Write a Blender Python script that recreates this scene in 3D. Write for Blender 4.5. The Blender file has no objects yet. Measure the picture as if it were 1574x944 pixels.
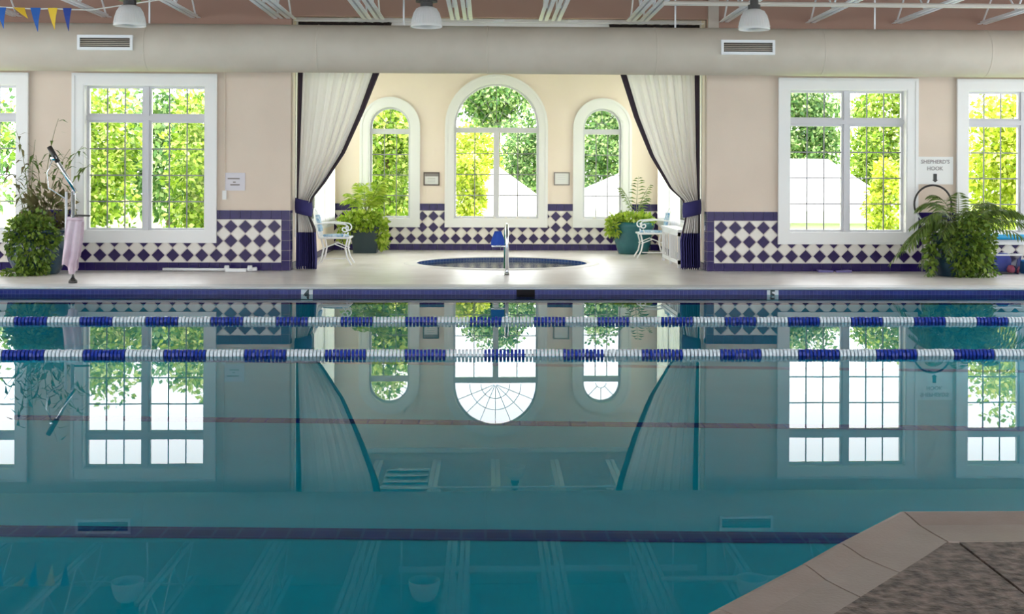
import bpy, bmesh, math, random
from mathutils import Vector, Matrix
PI = math.pi
sc = bpy.context.scene
col = sc.collection
R = random.Random(7)

# ------------------------------------------------------------------ camera
H = 1.5                       # eye height over the water (water is z = 0)
FPX, CX, CY = 1900.0, 810.945, 274.15
YAW, ROLL = 0.0328, 0.004
cam_d = bpy.data.cameras.new('camera'); cam = bpy.data.objects.new('camera', cam_d); col.objects.link(cam)
cam_d.sensor_width = 36.0; cam_d.sensor_fit = 'HORIZONTAL'
cam_d.lens = FPX / 1574 * 36.0
cam_d.shift_x = (787 - CX) / 1574; cam_d.shift_y = (CY - 472) / 1574
cam_d.clip_end = 400
cam.matrix_world = (Matrix.Translation((0, 0, H)) @ Matrix.Rotation(-YAW, 4, 'Z') @
                    Matrix.Rotation(PI / 2, 4, 'X') @ Matrix.Rotation(ROLL, 4, 'Z'))
sc.camera = cam

# ------------------------------------------------------------------ sky, sun, daylight
w = bpy.data.worlds.new('sky'); sc.world = w; w.use_nodes = True
bg = w.node_tree.nodes['Background']
bg.inputs['Color'].default_value = (0.96, 0.98, 1.0, 1); bg.inputs['Strength'].default_value = 6.0
sun_d = bpy.data.lights.new('sun', 'SUN'); sun = bpy.data.objects.new('sun', sun_d); col.objects.link(sun)
sun_d.energy = 11.0; sun_d.angle = 0.012; sun_d.color = (1, 0.95, 0.86)
sun.rotation_euler = Vector((-0.42, -0.30, -0.90)).to_track_quat('-Z', 'Y').to_euler()
sc.view_settings.view_transform = 'Standard'; sc.view_settings.look = 'None'
sc.view_settings.gamma = 1.0; sc.view_settings.use_curve_mapping = False
sc.view_settings.exposure = 0.0
sc.cycles.use_denoising = True
sc.cycles.max_bounces = 10; sc.cycles.diffuse_bounces = 6; sc.cycles.transparent_max_bounces = 24
sc.cycles.sample_clamp_indirect = 8.0

def portal(loc, rot, sx, sy):
    d = bpy.data.lights.new('daylight_portal', 'AREA'); o = bpy.data.objects.new('daylight_portal', d); col.objects.link(o)
    d.shape = 'RECTANGLE'; d.size = sx; d.size_y = sy; d.cycles.is_portal = True
    o.location = loc; o.rotation_euler = rot
    return o

# ------------------------------------------------------------------ materials
def mat(name, color, rough=0.6, metal=0.0, noise=None, color2=None, bump=0.0, bscale=60.0, spec=0.5, stretch=None, island=None, trans=0.0):
    m = bpy.data.materials.new(name); m.use_nodes = True
    nt = m.node_tree; b = nt.nodes['Principled BSDF']
    b.inputs['Base Color'].default_value = (*color, 1); b.inputs['Roughness'].default_value = rough
    b.inputs['Metallic'].default_value = metal; b.inputs['Specular IOR Level'].default_value = spec
    tc = nt.nodes.new('ShaderNodeTexCoord'); vec = tc.outputs['Object']
    if stretch:
        mp = nt.nodes.new('ShaderNodeMapping'); mp.inputs['Scale'].default_value = stretch
        nt.links.new(vec, mp.inputs['Vector']); vec = mp.outputs['Vector']
    if noise:
        n = nt.nodes.new('ShaderNodeTexNoise'); n.inputs['Scale'].default_value = noise; n.inputs['Detail'].default_value = 5
        nt.links.new(vec, n.inputs['Vector'])
        r = nt.nodes.new('ShaderNodeValToRGB'); r.color_ramp.elements[0].position = .36; r.color_ramp.elements[1].position = .66
        r.color_ramp.elements[0].color = (*color, 1); r.color_ramp.elements[1].color = (*(color2 or color), 1)
        nt.links.new(n.outputs['Fac'], r.inputs['Fac']); nt.links.new(r.outputs['Color'], b.inputs['Base Color'])
    if island:
        g = nt.nodes.new('ShaderNodeNewGeometry')
        r = nt.nodes.new('ShaderNodeValToRGB'); els = r.color_ramp.elements
        els[0].color = (*island[0], 1); els[1].color = (*island[-1], 1)
        for k, c in enumerate(island[1:-1]):
            e = els.new((k + 1) / (len(island) - 1)); e.color = (*c, 1)
        nt.links.new(g.outputs['Random Per Island'], r.inputs['Fac']); nt.links.new(r.outputs['Color'], b.inputs['Base Color'])
        if trans:
            t = nt.nodes.new('ShaderNodeBsdfTranslucent'); mx = nt.nodes.new('ShaderNodeMixShader'); mx.inputs[0].default_value = trans
            nt.links.new(r.outputs['Color'], t.inputs['Color']); nt.links.new(b.outputs[0], mx.inputs[1]); nt.links.new(t.outputs[0], mx.inputs[2])
            nt.links.new(mx.outputs[0], nt.nodes['Material Output'].inputs['Surface'])
    elif trans:
        t = nt.nodes.new('ShaderNodeBsdfTranslucent'); mx = nt.nodes.new('ShaderNodeMixShader'); mx.inputs[0].default_value = trans
        t.inputs['Color'].default_value = (*color, 1); nt.links.new(b.outputs[0], mx.inputs[1]); nt.links.new(t.outputs[0], mx.inputs[2])
        nt.links.new(mx.outputs[0], nt.nodes['Material Output'].inputs['Surface'])
    if bump:
        n2 = nt.nodes.new('ShaderNodeTexNoise'); n2.inputs['Scale'].default_value = bscale; n2.inputs['Detail'].default_value = 4
        nt.links.new(vec, n2.inputs['Vector'])
        bp = nt.nodes.new('ShaderNodeBump'); bp.inputs['Strength'].default_value = bump; bp.inputs['Distance'].default_value = .01
        nt.links.new(n2.outputs['Fac'], bp.inputs['Height']); nt.links.new(bp.outputs['Normal'], b.inputs['Normal'])
    return m

def see_through(name, tint, ior, gloss_rough=0.0, wave=None):
    m = bpy.data.materials.new(name); m.use_nodes = True; nt = m.node_tree
    nt.nodes.remove(nt.nodes['Principled BSDF']); out = nt.nodes['Material Output']
    t = nt.nodes.new('ShaderNodeBsdfTransparent'); t.inputs['Color'].default_value = (*tint, 1)
    g = nt.nodes.new('ShaderNodeBsdfGlossy'); g.inputs['Roughness'].default_value = gloss_rough
    f = nt.nodes.new('ShaderNodeFresnel'); f.inputs['IOR'].default_value = ior
    mx = nt.nodes.new('ShaderNodeMixShader')
    nt.links.new(f.outputs[0], mx.inputs[0]); nt.links.new(t.outputs[0], mx.inputs[1]); nt.links.new(g.outputs[0], mx.inputs[2])
    nt.links.new(mx.outputs[0], out.inputs['Surface'])
    if wave:
        tc = nt.nodes.new('ShaderNodeTexCoord'); n = nt.nodes.new('ShaderNodeTexNoise')
        n.inputs['Scale'].default_value = wave[0]; n.inputs['Detail'].default_value = 2
        bp = nt.nodes.new('ShaderNodeBump'); bp.inputs['Strength'].default_value = wave[1]; bp.inputs['Distance'].default_value = .01
        nt.links.new(tc.outputs['Object'], n.inputs['Vector']); nt.links.new(n.outputs['Fac'], bp.inputs['Height'])
        nt.links.new(bp.outputs['Normal'], g.inputs['Normal'])
    return m

def tiled(name, c1, c2, grout, size, rough=0.25, gap=0.06, horiz='XZ', spec=.5):
    m = bpy.data.materials.new(name); m.use_nodes = True; nt = m.node_tree; b = nt.nodes['Principled BSDF']
    tc = nt.nodes.new('ShaderNodeTexCoord'); sp = nt.nodes.new('ShaderNodeSeparateXYZ'); cb = nt.nodes.new('ShaderNodeCombineXYZ')
    nt.links.new(tc.outputs['Object'], sp.inputs[0])
    nt.links.new(sp.outputs['X' if 'X' in horiz else 'Y'], cb.inputs[0]); nt.links.new(sp.outputs['Z' if 'Z' in horiz else 'Y'], cb.inputs[1])
    br = nt.nodes.new('ShaderNodeTexBrick'); br.offset = 0.0
    br.inputs['Color1'].default_value = (*c1, 1); br.inputs['Color2'].default_value = (*c2, 1); br.inputs['Mortar'].default_value = (*grout, 1)
    br.inputs['Scale'].default_value = 1.0; br.inputs['Brick Width'].default_value = size; br.inputs['Row Height'].default_value = size
    br.inputs['Mortar Size'].default_value = size * gap
    nt.links.new(cb.outputs[0], br.inputs['Vector']); nt.links.new(br.outputs['Color'], b.inputs['Base Color'])
    b.inputs['Roughness'].default_value = rough; b.inputs['Specular IOR Level'].default_value = spec
    return m

def wall_paint_shaded_top():
    m = mat('wall_paint_shaded_top', (.70, .585, .49), .8, noise=1.2, color2=(.74, .62, .52), bump=.12, bscale=90)
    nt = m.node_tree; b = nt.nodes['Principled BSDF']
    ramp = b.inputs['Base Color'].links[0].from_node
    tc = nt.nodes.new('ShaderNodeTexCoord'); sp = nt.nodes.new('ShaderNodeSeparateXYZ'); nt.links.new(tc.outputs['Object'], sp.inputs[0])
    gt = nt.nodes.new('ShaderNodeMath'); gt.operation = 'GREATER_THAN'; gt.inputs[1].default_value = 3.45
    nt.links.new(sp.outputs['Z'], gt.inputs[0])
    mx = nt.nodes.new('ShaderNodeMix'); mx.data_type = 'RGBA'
    nt.links.new(gt.outputs[0], mx.inputs[0]); nt.links.new(ramp.outputs[0], mx.inputs[6]); mx.inputs[7].default_value = (.42, .27, .22, 1)  # upper wall: shade put into the colour as a brown tone
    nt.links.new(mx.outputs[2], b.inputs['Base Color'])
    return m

M = dict(
    wall=wall_paint_shaded_top(),
    alcove=mat('alcove_paint', (.87, .745, .645), .8, noise=1.2, color2=(.89, .77, .675), bump=.1, bscale=90),
    white=mat('white_trim', (.82, .82, .82), .4),
    sash=mat('window_sash', (.60, .60, .64), .35),  # backlight put into the colour: sashes greyed below the white casing
    muntin=mat('muntin_bar', (.24, .24, .26), .5),
    ceil=mat('ceiling_deck', (.45, .38, .35), .8),
    ceilw=mat('alcove_ceiling', (.33, .33, .33), .8),
    deck=mat('pale_stamped_concrete', (.70, .64, .62), .32, noise=3.0, color2=(.78, .73, .715), bump=.35, bscale=9),
    neardeck=mat('brown_textured_concrete', (.05, .034, .028), .6, noise=20, color2=(.23, .172, .148), bump=.9, bscale=34),  # brown concrete, its colour darkened further for the weaker light here
    coping=mat('precast_coping', (.255, .195, .168), .45, noise=5, color2=(.29, .228, .20), bump=.15, bscale=60),
    copfar=mat('grey_coping', (.55, .55, .57), .5, noise=4, color2=(.6, .6, .61)),
    navy=mat('navy_glazed_tile', (.022, .011, .075), .2, noise=7, color2=(.034, .018, .095), spec=.3),
    navyb=mat('navy_border_tile', (.014, .008, .085), .2, noise=6, color2=(.026, .012, .11), spec=.3),
    cream=mat('cream_glazed_tile', (.74, .70, .64), .2, noise=5, color2=(.78, .74, .69)),
    grout=mat('grout', (.66, .60, .57), .9),
    band=tiled('waterline_mosaic', (.014, .022, .17), (.022, .034, .22), (.07, .08, .26), .05, spec=.3),
    pool=mat('pool_plaster', (.03, .67, .75), .7, noise=1.5, color2=(.04, .71, .79)),
    lane=tiled('lane_tile', (.012, .012, .26), (.016, .018, .32), (.05, .08, .36), .152, horiz='XY'),
    water=see_through('pool_water', (.04, .85, .935), 1.135, 0.0, (1.6, .010)),
    tubwater=see_through('tub_water', (.35, .74, .88), 1.14, 0.12, (8, .2)),
    tubwall=tiled('tub_tile', (.015, .05, .22), (.02, .07, .27), (.15, .2, .35), .05),
    tubin=mat('tub_plaster', (.45, .80, .88), .6),
    glass=see_through('window_glass', (.985, .99, .985), 1.12),
    duct=mat('duct_fabric', (.54, .475, .395), .55, noise=2.5, color2=(.58, .515, .435), bump=.15, bscale=14),
    ventdark=mat('vent_dark', (.045, .04, .04), .9, spec=.1),
    steel=mat('joist_paint', (.74, .75, .79), .4, noise=8, color2=(.80, .81, .84)),
    dark=mat('dark_metal', (.03, .027, .027), .45),
    chrome=mat('chrome', (.72, .74, .78), .12, 1.0),
    curtain=mat('curtain_fabric', (.95, .925, .90), .9, trans=.45, bump=.1, bscale=200),
    cborder=mat('curtain_border', (.035, .022, .035), .9),
    cnavy=mat('curtain_navy', (.028, .024, .13), .85),
    cblack=mat('curtain_header', (.02, .014, .014), .95),
    pot_navy=mat('glazed_navy_pot', (.012, .03, .055), .12, noise=4, color2=(.02, .055, .085)),
    pot_teal=mat('glazed_teal_pot', (.012, .10, .125), .18, noise=4, color2=(.02, .14, .16)),
    pot_slate=mat('slate_pot', (.02, .045, .055), .35),
    soil=mat('soil', (.05, .035, .025), .95),
    bush=mat('bush_leaf', (.1, .2, .03), .45, island=[(.05, .10, .012), (.10, .19, .02), (.17, .27, .03), (.27, .36, .06)], trans=.3),
    lime=mat('lime_leaf', (.3, .5, .05), .45, island=[(.15, .28, .02), (.30, .45, .03), (.42, .55, .06), (.52, .6, .12)], trans=.4),
    frond=mat('frond_leaf', (.1, .2, .03), .45, island=[(.06, .11, .02), (.11, .18, .03), (.17, .25, .05)], trans=.3),
    dry=mat('dry_leaf', (.2, .15, .07), .7, island=[(.10, .09, .03), (.20, .16, .07), (.13, .17, .05)], trans=.25),
    stem=mat('plant_stem', (.16, .17, .06), .6),
    out_lime=mat('sunlit_leaf', (.4, .6, .1), .6, island=[(.06, .14, .014), (.19, .32, .025), (.38, .50, .06), (.70, .74, .32)], trans=.45),
    out_green=mat('green_leaf', (.2, .4, .1), .6, island=[(.035, .10, .03), (.10, .22, .06), (.24, .38, .12), (.6, .68, .38)], trans=.4),
    out_yellow=mat('yellow_leaf', (.5, .6, .1), .6, island=[(.15, .24, .014), (.38, .48, .025), (.56, .62, .06), (.76, .76, .32)], trans=.45),
    bark=mat('bark', (.16, .12, .08), .9),
    lawn=mat('lawn', (.22, .34, .08), .9, noise=2, color2=(.34, .44, .12)),
    tent=mat('white_canvas', (.56, .56, .57), .8),
    tentg=mat('grey_shingle', (.62, .62, .63), .8),
    blue=mat('blue_float', (.008, .035, .33), .35),
    whitef=mat('white_float', (.68, .76, .82), .35),
    cable=mat('steel_cable', (.4, .42, .45), .3, .8),
    flagb=mat('blue_flag', (.008, .10, .42), .6), flagn=mat('royal_flag', (.01, .045, .30), .6), flagy=mat('yellow_flag', (.80, .52, .03), .6),
    cord=mat('white_cord', (.75, .73, .7), .7),
    shade=mat('prismatic_shade', (.86, .84, .84), .25, trans=.4),
    signw=mat('sign_white', (.78, .78, .77), .4), signg=mat('sign_print', (.30, .27, .27), .5), ink=mat('sign_ink', (.03, .03, .03), .5),
    signl=mat('notice_paper', (.66, .63, .68), .5), frameb=mat('brown_frame', (.09, .065, .055), .4), frameg=mat('grey_frame', (.26, .23, .22), .4),
    towel=mat('pink_towel', (.62, .47, .56), .95, noise=6, color2=(.70, .57, .64), bump=.4, bscale=120),
    towelb=mat('blue_towel', (.02, .075, .42), .95, bump=.3, bscale=120),
    whitepaint=mat('white_enamel', (.82, .83, .85), .3),
    bluecush=mat('blue_check_cushion', (.12, .30, .52), .8, noise=18, color2=(.62, .72, .8)),
    bin=see_through('clear_plastic', (.80, .82, .93), 1.5, .15), binblue=mat('blue_plastic', (.01, .16, .45), .35), cyan=mat('cyan_foam', (.01, .34, .66), .5),
    red=mat('red_toy', (.5, .06, .12), .5), purple=mat('purple_fin', (.15, .12, .32), .4),
    marker=mat('marker_tile', (.62, .66, .72), .25), black=mat('black_tile', (.008, .006, .01), .4, spec=.1), ink2=mat('marker_ink', (.01, .03, .04), .4),
    beige=mat('beige_pipe', (.55, .50, .45), .5), tubrim=mat('tub_rim', (.66, .63, .60), .45),
)

# ------------------------------------------------------------------ mesh helpers
class MB:
    def __init__(s): s.v = []; s.f = []
    def add(s, vs, fs):
        o = len(s.v); s.v += [tuple(p) for p in vs]; s.f += [tuple(i + o for i in f) for f in fs]; return s
    def box(s, x0, x1, y0, y1, z0, z1):
        return s.add([(x0, y0, z0), (x1, y0, z0), (x1, y1, z0), (x0, y1, z0), (x0, y0, z1), (x1, y0, z1), (x1, y1, z1), (x0, y1, z1)],
                     [(0, 3, 2, 1), (4, 5, 6, 7), (0, 1, 5, 4), (1, 2, 6, 5), (2, 3, 7, 6), (3, 0, 4, 7)])
    def bar(s, a, b, wd, ht, up=(0, 0, 1)):
        a = Vector(a); b = Vector(b); d = (b - a).normalized(); up = Vector(up)
        if abs(d.dot(up)) > .98: up = Vector((1, 0, 0))
        sx = d.cross(up).normalized() * wd / 2; uy = sx.cross(d).normalized() * ht / 2
        vs = [p + i * sx + j * uy for p in (a, b) for i, j in ((-1, -1), (1, -1), (1, 1), (-1, 1))]
        return s.add(vs, [(0, 3, 2, 1), (4, 5, 6, 7), (0, 1, 5, 4), (1, 2, 6, 5), (2, 3, 7, 6), (3, 0, 4, 7)])
    def tube(s, pts, r, n=8, close=False):
        pts = [Vector(p) for p in pts]; rs = r if isinstance(r, (list, tuple)) else [r] * len(pts)
        vs = []; fs = []; prev = None; L = len(pts)
        for i, p in enumerate(pts):
            if close: t = (pts[(i + 1) % L] - pts[i - 1])
            else: t = pts[min(i + 1, L - 1)] - pts[max(i - 1, 0)]
            t = t.normalized()
            if prev is None:
                a = Vector((0, 0, 1)) if abs(t.z) < .9 else Vector((1, 0, 0))
            else: a = prev
            u = (a - t * a.dot(t)).normalized(); v = t.cross(u); prev = u
            vs += [p + (u * math.cos(2 * PI * k / n) + v * math.sin(2 * PI * k / n)) * rs[i] for k in range(n)]
        for i in range(L if close else L - 1):
            j = (i + 1) % L
            fs += [(i * n + k, i * n + (k + 1) % n, j * n + (k + 1) % n, j * n + k) for k in range(n)]
        if not close: fs += [tuple(range(n - 1, -1, -1)), tuple((L - 1) * n + k for k in range(n))]
        return s.add(vs, fs)
    def lathe(s, c, prof, n=24, axis='Z'):
        vs = []; fs = []
        for r, h in prof:
            for k in range(n):
                a = 2 * PI * k / n; x, y = r * math.cos(a), r * math.sin(a)
                p = (x, y, h) if axis == 'Z' else ((h, x, y) if axis == 'X' else (x, h, y))
                vs.append((c[0] + p[0], c[1] + p[1], c[2] + p[2]))
        for i in range(len(prof) - 1):
            fs += [(i * n + k, i * n + (k + 1) % n, (i + 1) * n + (k + 1) % n, (i + 1) * n + k) for k in range(n)]
        return s.add(vs, fs)
    def prism(s, poly, y0, y1):                      # polygon in x,z extruded along y
        n = len(poly)
        vs = [(x, y0, z) for x, z in poly] + [(x, y1, z) for x, z in poly]
        return s.add(vs, [tuple(range(n)), tuple(range(2 * n - 1, n - 1, -1))] + [(i, i + n, (i + 1) % n + n, (i + 1) % n) for i in range(n)])
    def ring(s, outer, inner, y0, y1):
        n = len(outer); vs = []
        for loop, y in ((outer, y0), (inner, y0), (outer, y1), (inner, y1)): vs += [(x, y, z) for x, z in loop]
        fs = []
        for i in range(n):
            j = (i + 1) % n
            fs += [(i, j, n + j, n + i), (2 * n + j, 2 * n + i, 3 * n + i, 3 * n + j), (j, i, 2 * n + i, 2 * n + j), (n + i, n + j, 3 * n + j, 3 * n + i)]
        return s.add(vs, fs)
    def leaf(s, p, d, n_, ln, wd, fold=.0):
        d = Vector(d).normalized(); n_ = Vector(n_); sd = d.cross(n_)
        sd = sd.normalized() if sd.length > 1e-4 else Vector((1, 0, 0)); p = Vector(p)
        m = p + d * ln * .45
        return s.add([p, m + sd * wd / 2, p + d * ln, m - sd * wd / 2], [(0, 1, 2, 3)])

WO = {}
def world_origin(o): return WO.get(o.name, Vector((0, 0, 0)))
def props(o, label=None, cat=None, group=None, kind=None):
    if label: o['label'] = label
    if cat: o['category'] = cat
    if group: o['group'] = group
    if kind: o['kind'] = kind
    return o
def mesh_of(name, mb, m, smooth=False, off=(0, 0, 0), fix=True):
    me = bpy.data.meshes.new(name); ox, oy, oz = off
    me.from_pydata([(x - ox, y - oy, z - oz) for x, y, z in mb.v], [], mb.f)
    if fix:
        b = bmesh.new(); b.from_mesh(me); bmesh.ops.recalc_face_normals(b, faces=b.faces); b.to_mesh(me); b.free()
    if smooth:
        me.polygons.foreach_set('use_smooth', [True] * len(me.polygons))
    me.materials.append(m); me.update()
    return me
def mk(name, mb, m, parent=None, smooth=False, origin=None, fix=True):
    off = world_origin(parent) if parent else Vector(origin or (0, 0, 0))
    o = bpy.data.objects.new(name, mesh_of(name, mb, m, smooth, off, fix)); col.objects.link(o)
    if parent: o.parent = parent
    else: o.location = off
    WO[o.name] = Vector(off)
    return o
def thing(name, loc, label, cat, group=None):
    o = bpy.data.objects.new(name, None); col.objects.link(o); o.location = loc; o.empty_display_size = .1
    WO[o.name] = Vector(loc); return props(o, label, cat, group)
def struct(o, label): return props(o, label, None, None, 'structure')

def plate(name, outer, holes, m, to_world, thick, parent=None):
    """flat slab with holes: polygon filled by a 2D curve, extruded, mapped into place"""
    cu = bpy.data.curves.new(name, 'CURVE'); cu.dimensions = '2D'; cu.fill_mode = 'BOTH'; cu.extrude = thick / 2
    for loop in [outer] + holes:
        sp = cu.splines.new('POLY'); sp.points.add(len(loop) - 1); sp.use_cyclic_u = True
        for pt, q in zip(sp.points, loop): pt.co = (q[0], q[1], 0, 1)
    tmp = bpy.data.objects.new('tmp', cu); col.objects.link(tmp)
    dg = bpy.context.evaluated_depsgraph_get()
    me = bpy.data.meshes.new_from_object(tmp.evaluated_get(dg)); bpy.data.objects.remove(tmp); bpy.data.curves.remove(cu)
    me.name = name
    for v in me.vertices: v.co = to_world(v.co.x, v.co.y, v.co.z)
    b = bmesh.new(); b.from_mesh(me); bmesh.ops.remove_doubles(b, verts=b.verts, dist=1e-5); bmesh.ops.recalc_face_normals(b, faces=b.faces); b.to_mesh(me); b.free()
    me.materials.clear(); me.materials.append(m)
    o = bpy.data.objects.new(name, me); col.objects.link(o)
    if parent: o.parent = parent
    return o
def rect(x0, x1, z0, z1): return [(x0, z0), (x1, z0), (x1, z1), (x0, z1)]
def arch(xc, hw, z0, zs, n=24):
    return [(xc - hw, z0), (xc + hw, z0)] + [(xc + hw * math.cos(PI * k / n), zs + hw * math.sin(PI * k / n)) for k in range(n + 1)]
def lerp(a, b, t): return a + (b - a) * t
def interp(tab, x):
    for (x0, y0), (x1, y1) in zip(tab, tab[1:]):
        if (x0 - x) * (x1 - x) <= 0 and x0 != x1: return lerp(y0, y1, (x - x0) / (x1 - x0))
    return tab[0][1] if abs(x - tab[0][0]) < abs(x - tab[-1][0]) else tab[-1][1]

# ------------------------------------------------------------------ dimensions
DM, DA, WT = 18.65, 23.98, .2            # main wall, alcove back wall, wall thickness
AX0, AX1 = -2.952, 3.337                 # alcove sides
ZD = .10                                 # deck height over the water
RX, RY, CZ = 11.0, -5.0, 4.62            # room half width, front wall, ceiling
HDR = 3.93                               # alcove opening head
WINS = [(-8.95, -6.832), (-6.168, -4.049), (4.4255, 6.544), (7.167, 9.286)]
WZ0, WZ1, CAS = .527, 3.029, .155        # casing bottom, casing top, casing width
ARCH = [(-1.878, .57, .41, 2.48), (.180, .984, .84, 2.514), (2.240, .56, .395, 2.49)]   # x, outer half, opening half, springing
AZ0, AZO = .558, .70

# ------------------------------------------------------------------ the setting: walls
def wins_open(x0, x1): return rect(x0 + CAS, x1 - CAS, WZ0 + CAS, WZ1 - CAS)
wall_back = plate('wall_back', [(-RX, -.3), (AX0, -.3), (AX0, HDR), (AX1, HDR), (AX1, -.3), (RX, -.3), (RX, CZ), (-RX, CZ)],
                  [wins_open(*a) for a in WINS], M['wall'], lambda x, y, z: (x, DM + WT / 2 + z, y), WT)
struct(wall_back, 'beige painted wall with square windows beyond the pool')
wall_alc = plate('wall_alcove_back', rect(AX0 - WT, AX1 + WT, -.3, CZ), [arch(x, o, AZO, zs) for x, _, o, zs in ARCH],
                 M['alcove'], lambda x, y, z: (x, DA + WT / 2 + z, y), WT)
struct(wall_alc, 'cream alcove wall with three arched windows')
WS = .06
SY0, SY1, SZ0, SZ1 = 19.25, 23.75, .72, 3.55
wall_al = plate('wall_alcove_left', rect(DM + WT, DA, -.3, CZ), [rect(SY0, SY1, SZ0, SZ1)], M['alcove'],
                lambda x, y, z: (AX0 - WS / 2 + z, x, y), WS)
struct(wall_al, 'left side wall of the alcove with a large window')
wall_ar = plate('wall_alcove_right', rect(DM + WT, DA, -.3, CZ), [rect(SY0, SY1, SZ0, SZ1)], M['alcove'],
                lambda x, y, z: (AX1 + WS / 2 + z, x, y), WS)
struct(wall_ar, 'right side wall of the alcove with a large window')
FW = [(-10.3 + k * 4.2, -10.3 + k * 4.2 + 3.7) for k in range(5)]
SW = [(-4.2 + k * 4.5, -4.2 + k * 4.5 + 3.8) for k in range(5)]
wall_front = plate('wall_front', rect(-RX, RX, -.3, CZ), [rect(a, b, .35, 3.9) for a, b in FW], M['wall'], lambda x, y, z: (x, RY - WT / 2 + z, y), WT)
struct(wall_front, 'wall with tall windows behind the camera')
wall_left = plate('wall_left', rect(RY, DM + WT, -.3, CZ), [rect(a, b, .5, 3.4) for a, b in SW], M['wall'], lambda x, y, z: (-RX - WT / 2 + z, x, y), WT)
struct(wall_left, 'end wall of the pool hall on the left')
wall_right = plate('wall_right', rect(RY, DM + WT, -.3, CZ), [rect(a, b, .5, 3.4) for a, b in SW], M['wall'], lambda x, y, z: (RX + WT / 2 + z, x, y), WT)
struct(wall_right, 'end wall of the pool hall on the right')
ceiling = mk('ceiling', MB().box(-RX - WT, RX + WT, RY - WT, DM + WT, CZ, CZ + .15), M['ceil']); struct(ceiling, 'brown roof deck over the pool hall')
c2 = mk('ceiling_alcove', MB().box(AX0 - WT, AX1 + WT, DM + WT, DA + WT, CZ, CZ + .15), M['ceilw']); struct(c2, 'white ceiling over the alcove')

# daylight sampling helpers on the glazed openings
for a, b in FW: portal(((a + b) / 2, RY + .02, 2.12), (PI / 2, 0, 0), b - a, 3.5)
portal((-RX + .02, 6.7, 1.95), (PI / 2, 0, -PI / 2), 22, 2.9)
portal((RX - .02, 6.7, 1.95), (PI / 2, 0, PI / 2), 22, 2.9)
portal((AX0 + .03, (SY0 + SY1) / 2, (SZ0 + SZ1) / 2), (PI / 2, 0, -PI / 2), SY1 - SY0, SZ1 - SZ0)
portal((AX1 - .03, (SY0 + SY1) / 2, (SZ0 + SZ1) / 2), (PI / 2, 0, PI / 2), SY1 - SY0, SZ1 - SZ0)
for a, b in WINS: portal(((a + b) / 2, DM - .06, 1.78), (-PI / 2, 0, 0), b - a - .3, 2.2)
portal((.18, DA - .06, 2.0), (-PI / 2, 0, 0), 5.2, 2.7)

# ------------------------------------------------------------------ deck, pool, tub
PY = 15.95                                                        # far pool edge
dg = Vector((.652, .758)).normalized()                            # direction of the chamfered near edge
C0 = Vector((1.733, 5.146)); C1 = C0 - dg * 4.6                   # near corner and end of the chamfer
NE = C1.y
PX = 10.0
pool_poly = [(-PX, PY), (PX, PY), (PX, C0.y), (C0.x, C0.y), (C1.x, C1.y), (-PX, C1.y)]
TX, TY, TR = .25, 20.40, 1.43
tub_hole = [(TX + TR * math.cos(2 * PI * k / 64), TY + TR * math.sin(2 * PI * k / 64)) for k in range(64)]
floor = plate('floor', [(-RX, PY), (RX, PY), (RX, DM + .001), (AX1, DM + .001), (AX1, DA), (AX0, DA), (AX0, DM + .001), (-RX, DM + .001)], [tub_hole],
              M['deck'], lambda x, y, z: (x, y, ZD - .08 + z), .16)
struct(floor, 'pale stamped concrete deck between the pool and the wall')
# near deck: two slabs with a joint between them, coping round the pool edge
CW, CWD = .42, .32
I0 = Vector((1.788, 4.726)); nrm = Vector((dg.y, -dg.x))
ID = C1 + nrm * CWD
fl2 = mk('floor_near', MB().box(-RX, RX, RY, NE - .5, -.3, ZD - .03), M['neardeck'])
struct(fl2, 'concrete bed of the near pool deck')
def slab(name, poly, z0, z1, m, parent):
    n = len(poly); mb = MB()
    mb.add([(x, y, z0) for x, y in poly] + [(x, y, z1) for x, y in poly], [tuple(range(n)), tuple(range(n, 2 * n))] + [(i, (i + 1) % n, (i + 1) % n + n, i + n) for i in range(n)])
    return mk(name, mb, m, parent)
jx = 1.832
slab('paving_slab', [(jx, I0.y - .005), (jx, 1.2), (RX, 1.2), (RX, I0.y - .005)], -.3, ZD, M['neardeck'], fl2)
slab('paving_slab', [(jx - .012, I0.y - .02), (I0.x - .004, I0.y - .006), (ID.x, ID.y), (ID.x, NE - .5), (jx - .012, NE - .5)], -.3, ZD, M['neardeck'], fl2)
slab('paving_slab', [(-RX, NE - .36), (ID.x - .01, NE - .36), (ID.x - .01, NE - .5), (-RX, NE - .5)], -.3, ZD, M['neardeck'], fl2)

PROF = [(0, -.06), (0, .062), (.02, .092), (.07, .112), (.14, .118), (.26, .112), (.45, .100), (.7, .0985), (.99, ZD), (1.0, .085), (1.0, -.06)]
def coping_stone(parent, O0, I0_, O1, I1_, m, gap=.004, n=4):
    mb = MB(); d = (Vector(O1) - Vector(O0)).normalized() * gap
    O0, I0_, O1, I1_ = Vector(O0) + d, Vector(I0_) + d, Vector(O1) - d, Vector(I1_) - d
    k = len(PROF); vs = []; fs = []
    for i in range(n + 1):
        s = i / n; o = O0.lerp(O1, s); q = I0_.lerp(I1_, s)
        for t, z in PROF:
            p = o.lerp(q, t); vs.append((p.x, p.y, z))
    for i in range(n):
        fs += [(i * k + j, i * k + (j + 1) % k, (i + 1) * k + (j + 1) % k, (i + 1) * k + j) for j in range(k)]
    fs += [tuple(range(k)), tuple(n * k + j for j in range(k))]
    mb.add(vs, fs)
    return mk('coping_stone', mb, m, parent)
trim2 = bpy.data.objects.new('trim_2', None); col.objects.link(trim2); struct(trim2, 'brown precast coping stones round the near pool corner')
diag = [(C0, I0), (Vector((1.334, 4.692)), Vector((1.478, 4.352))), (Vector((1.13, 4.442)), Vector((1.262, 4.094)))]
s = (C0 - diag[-1][0]).length
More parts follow.
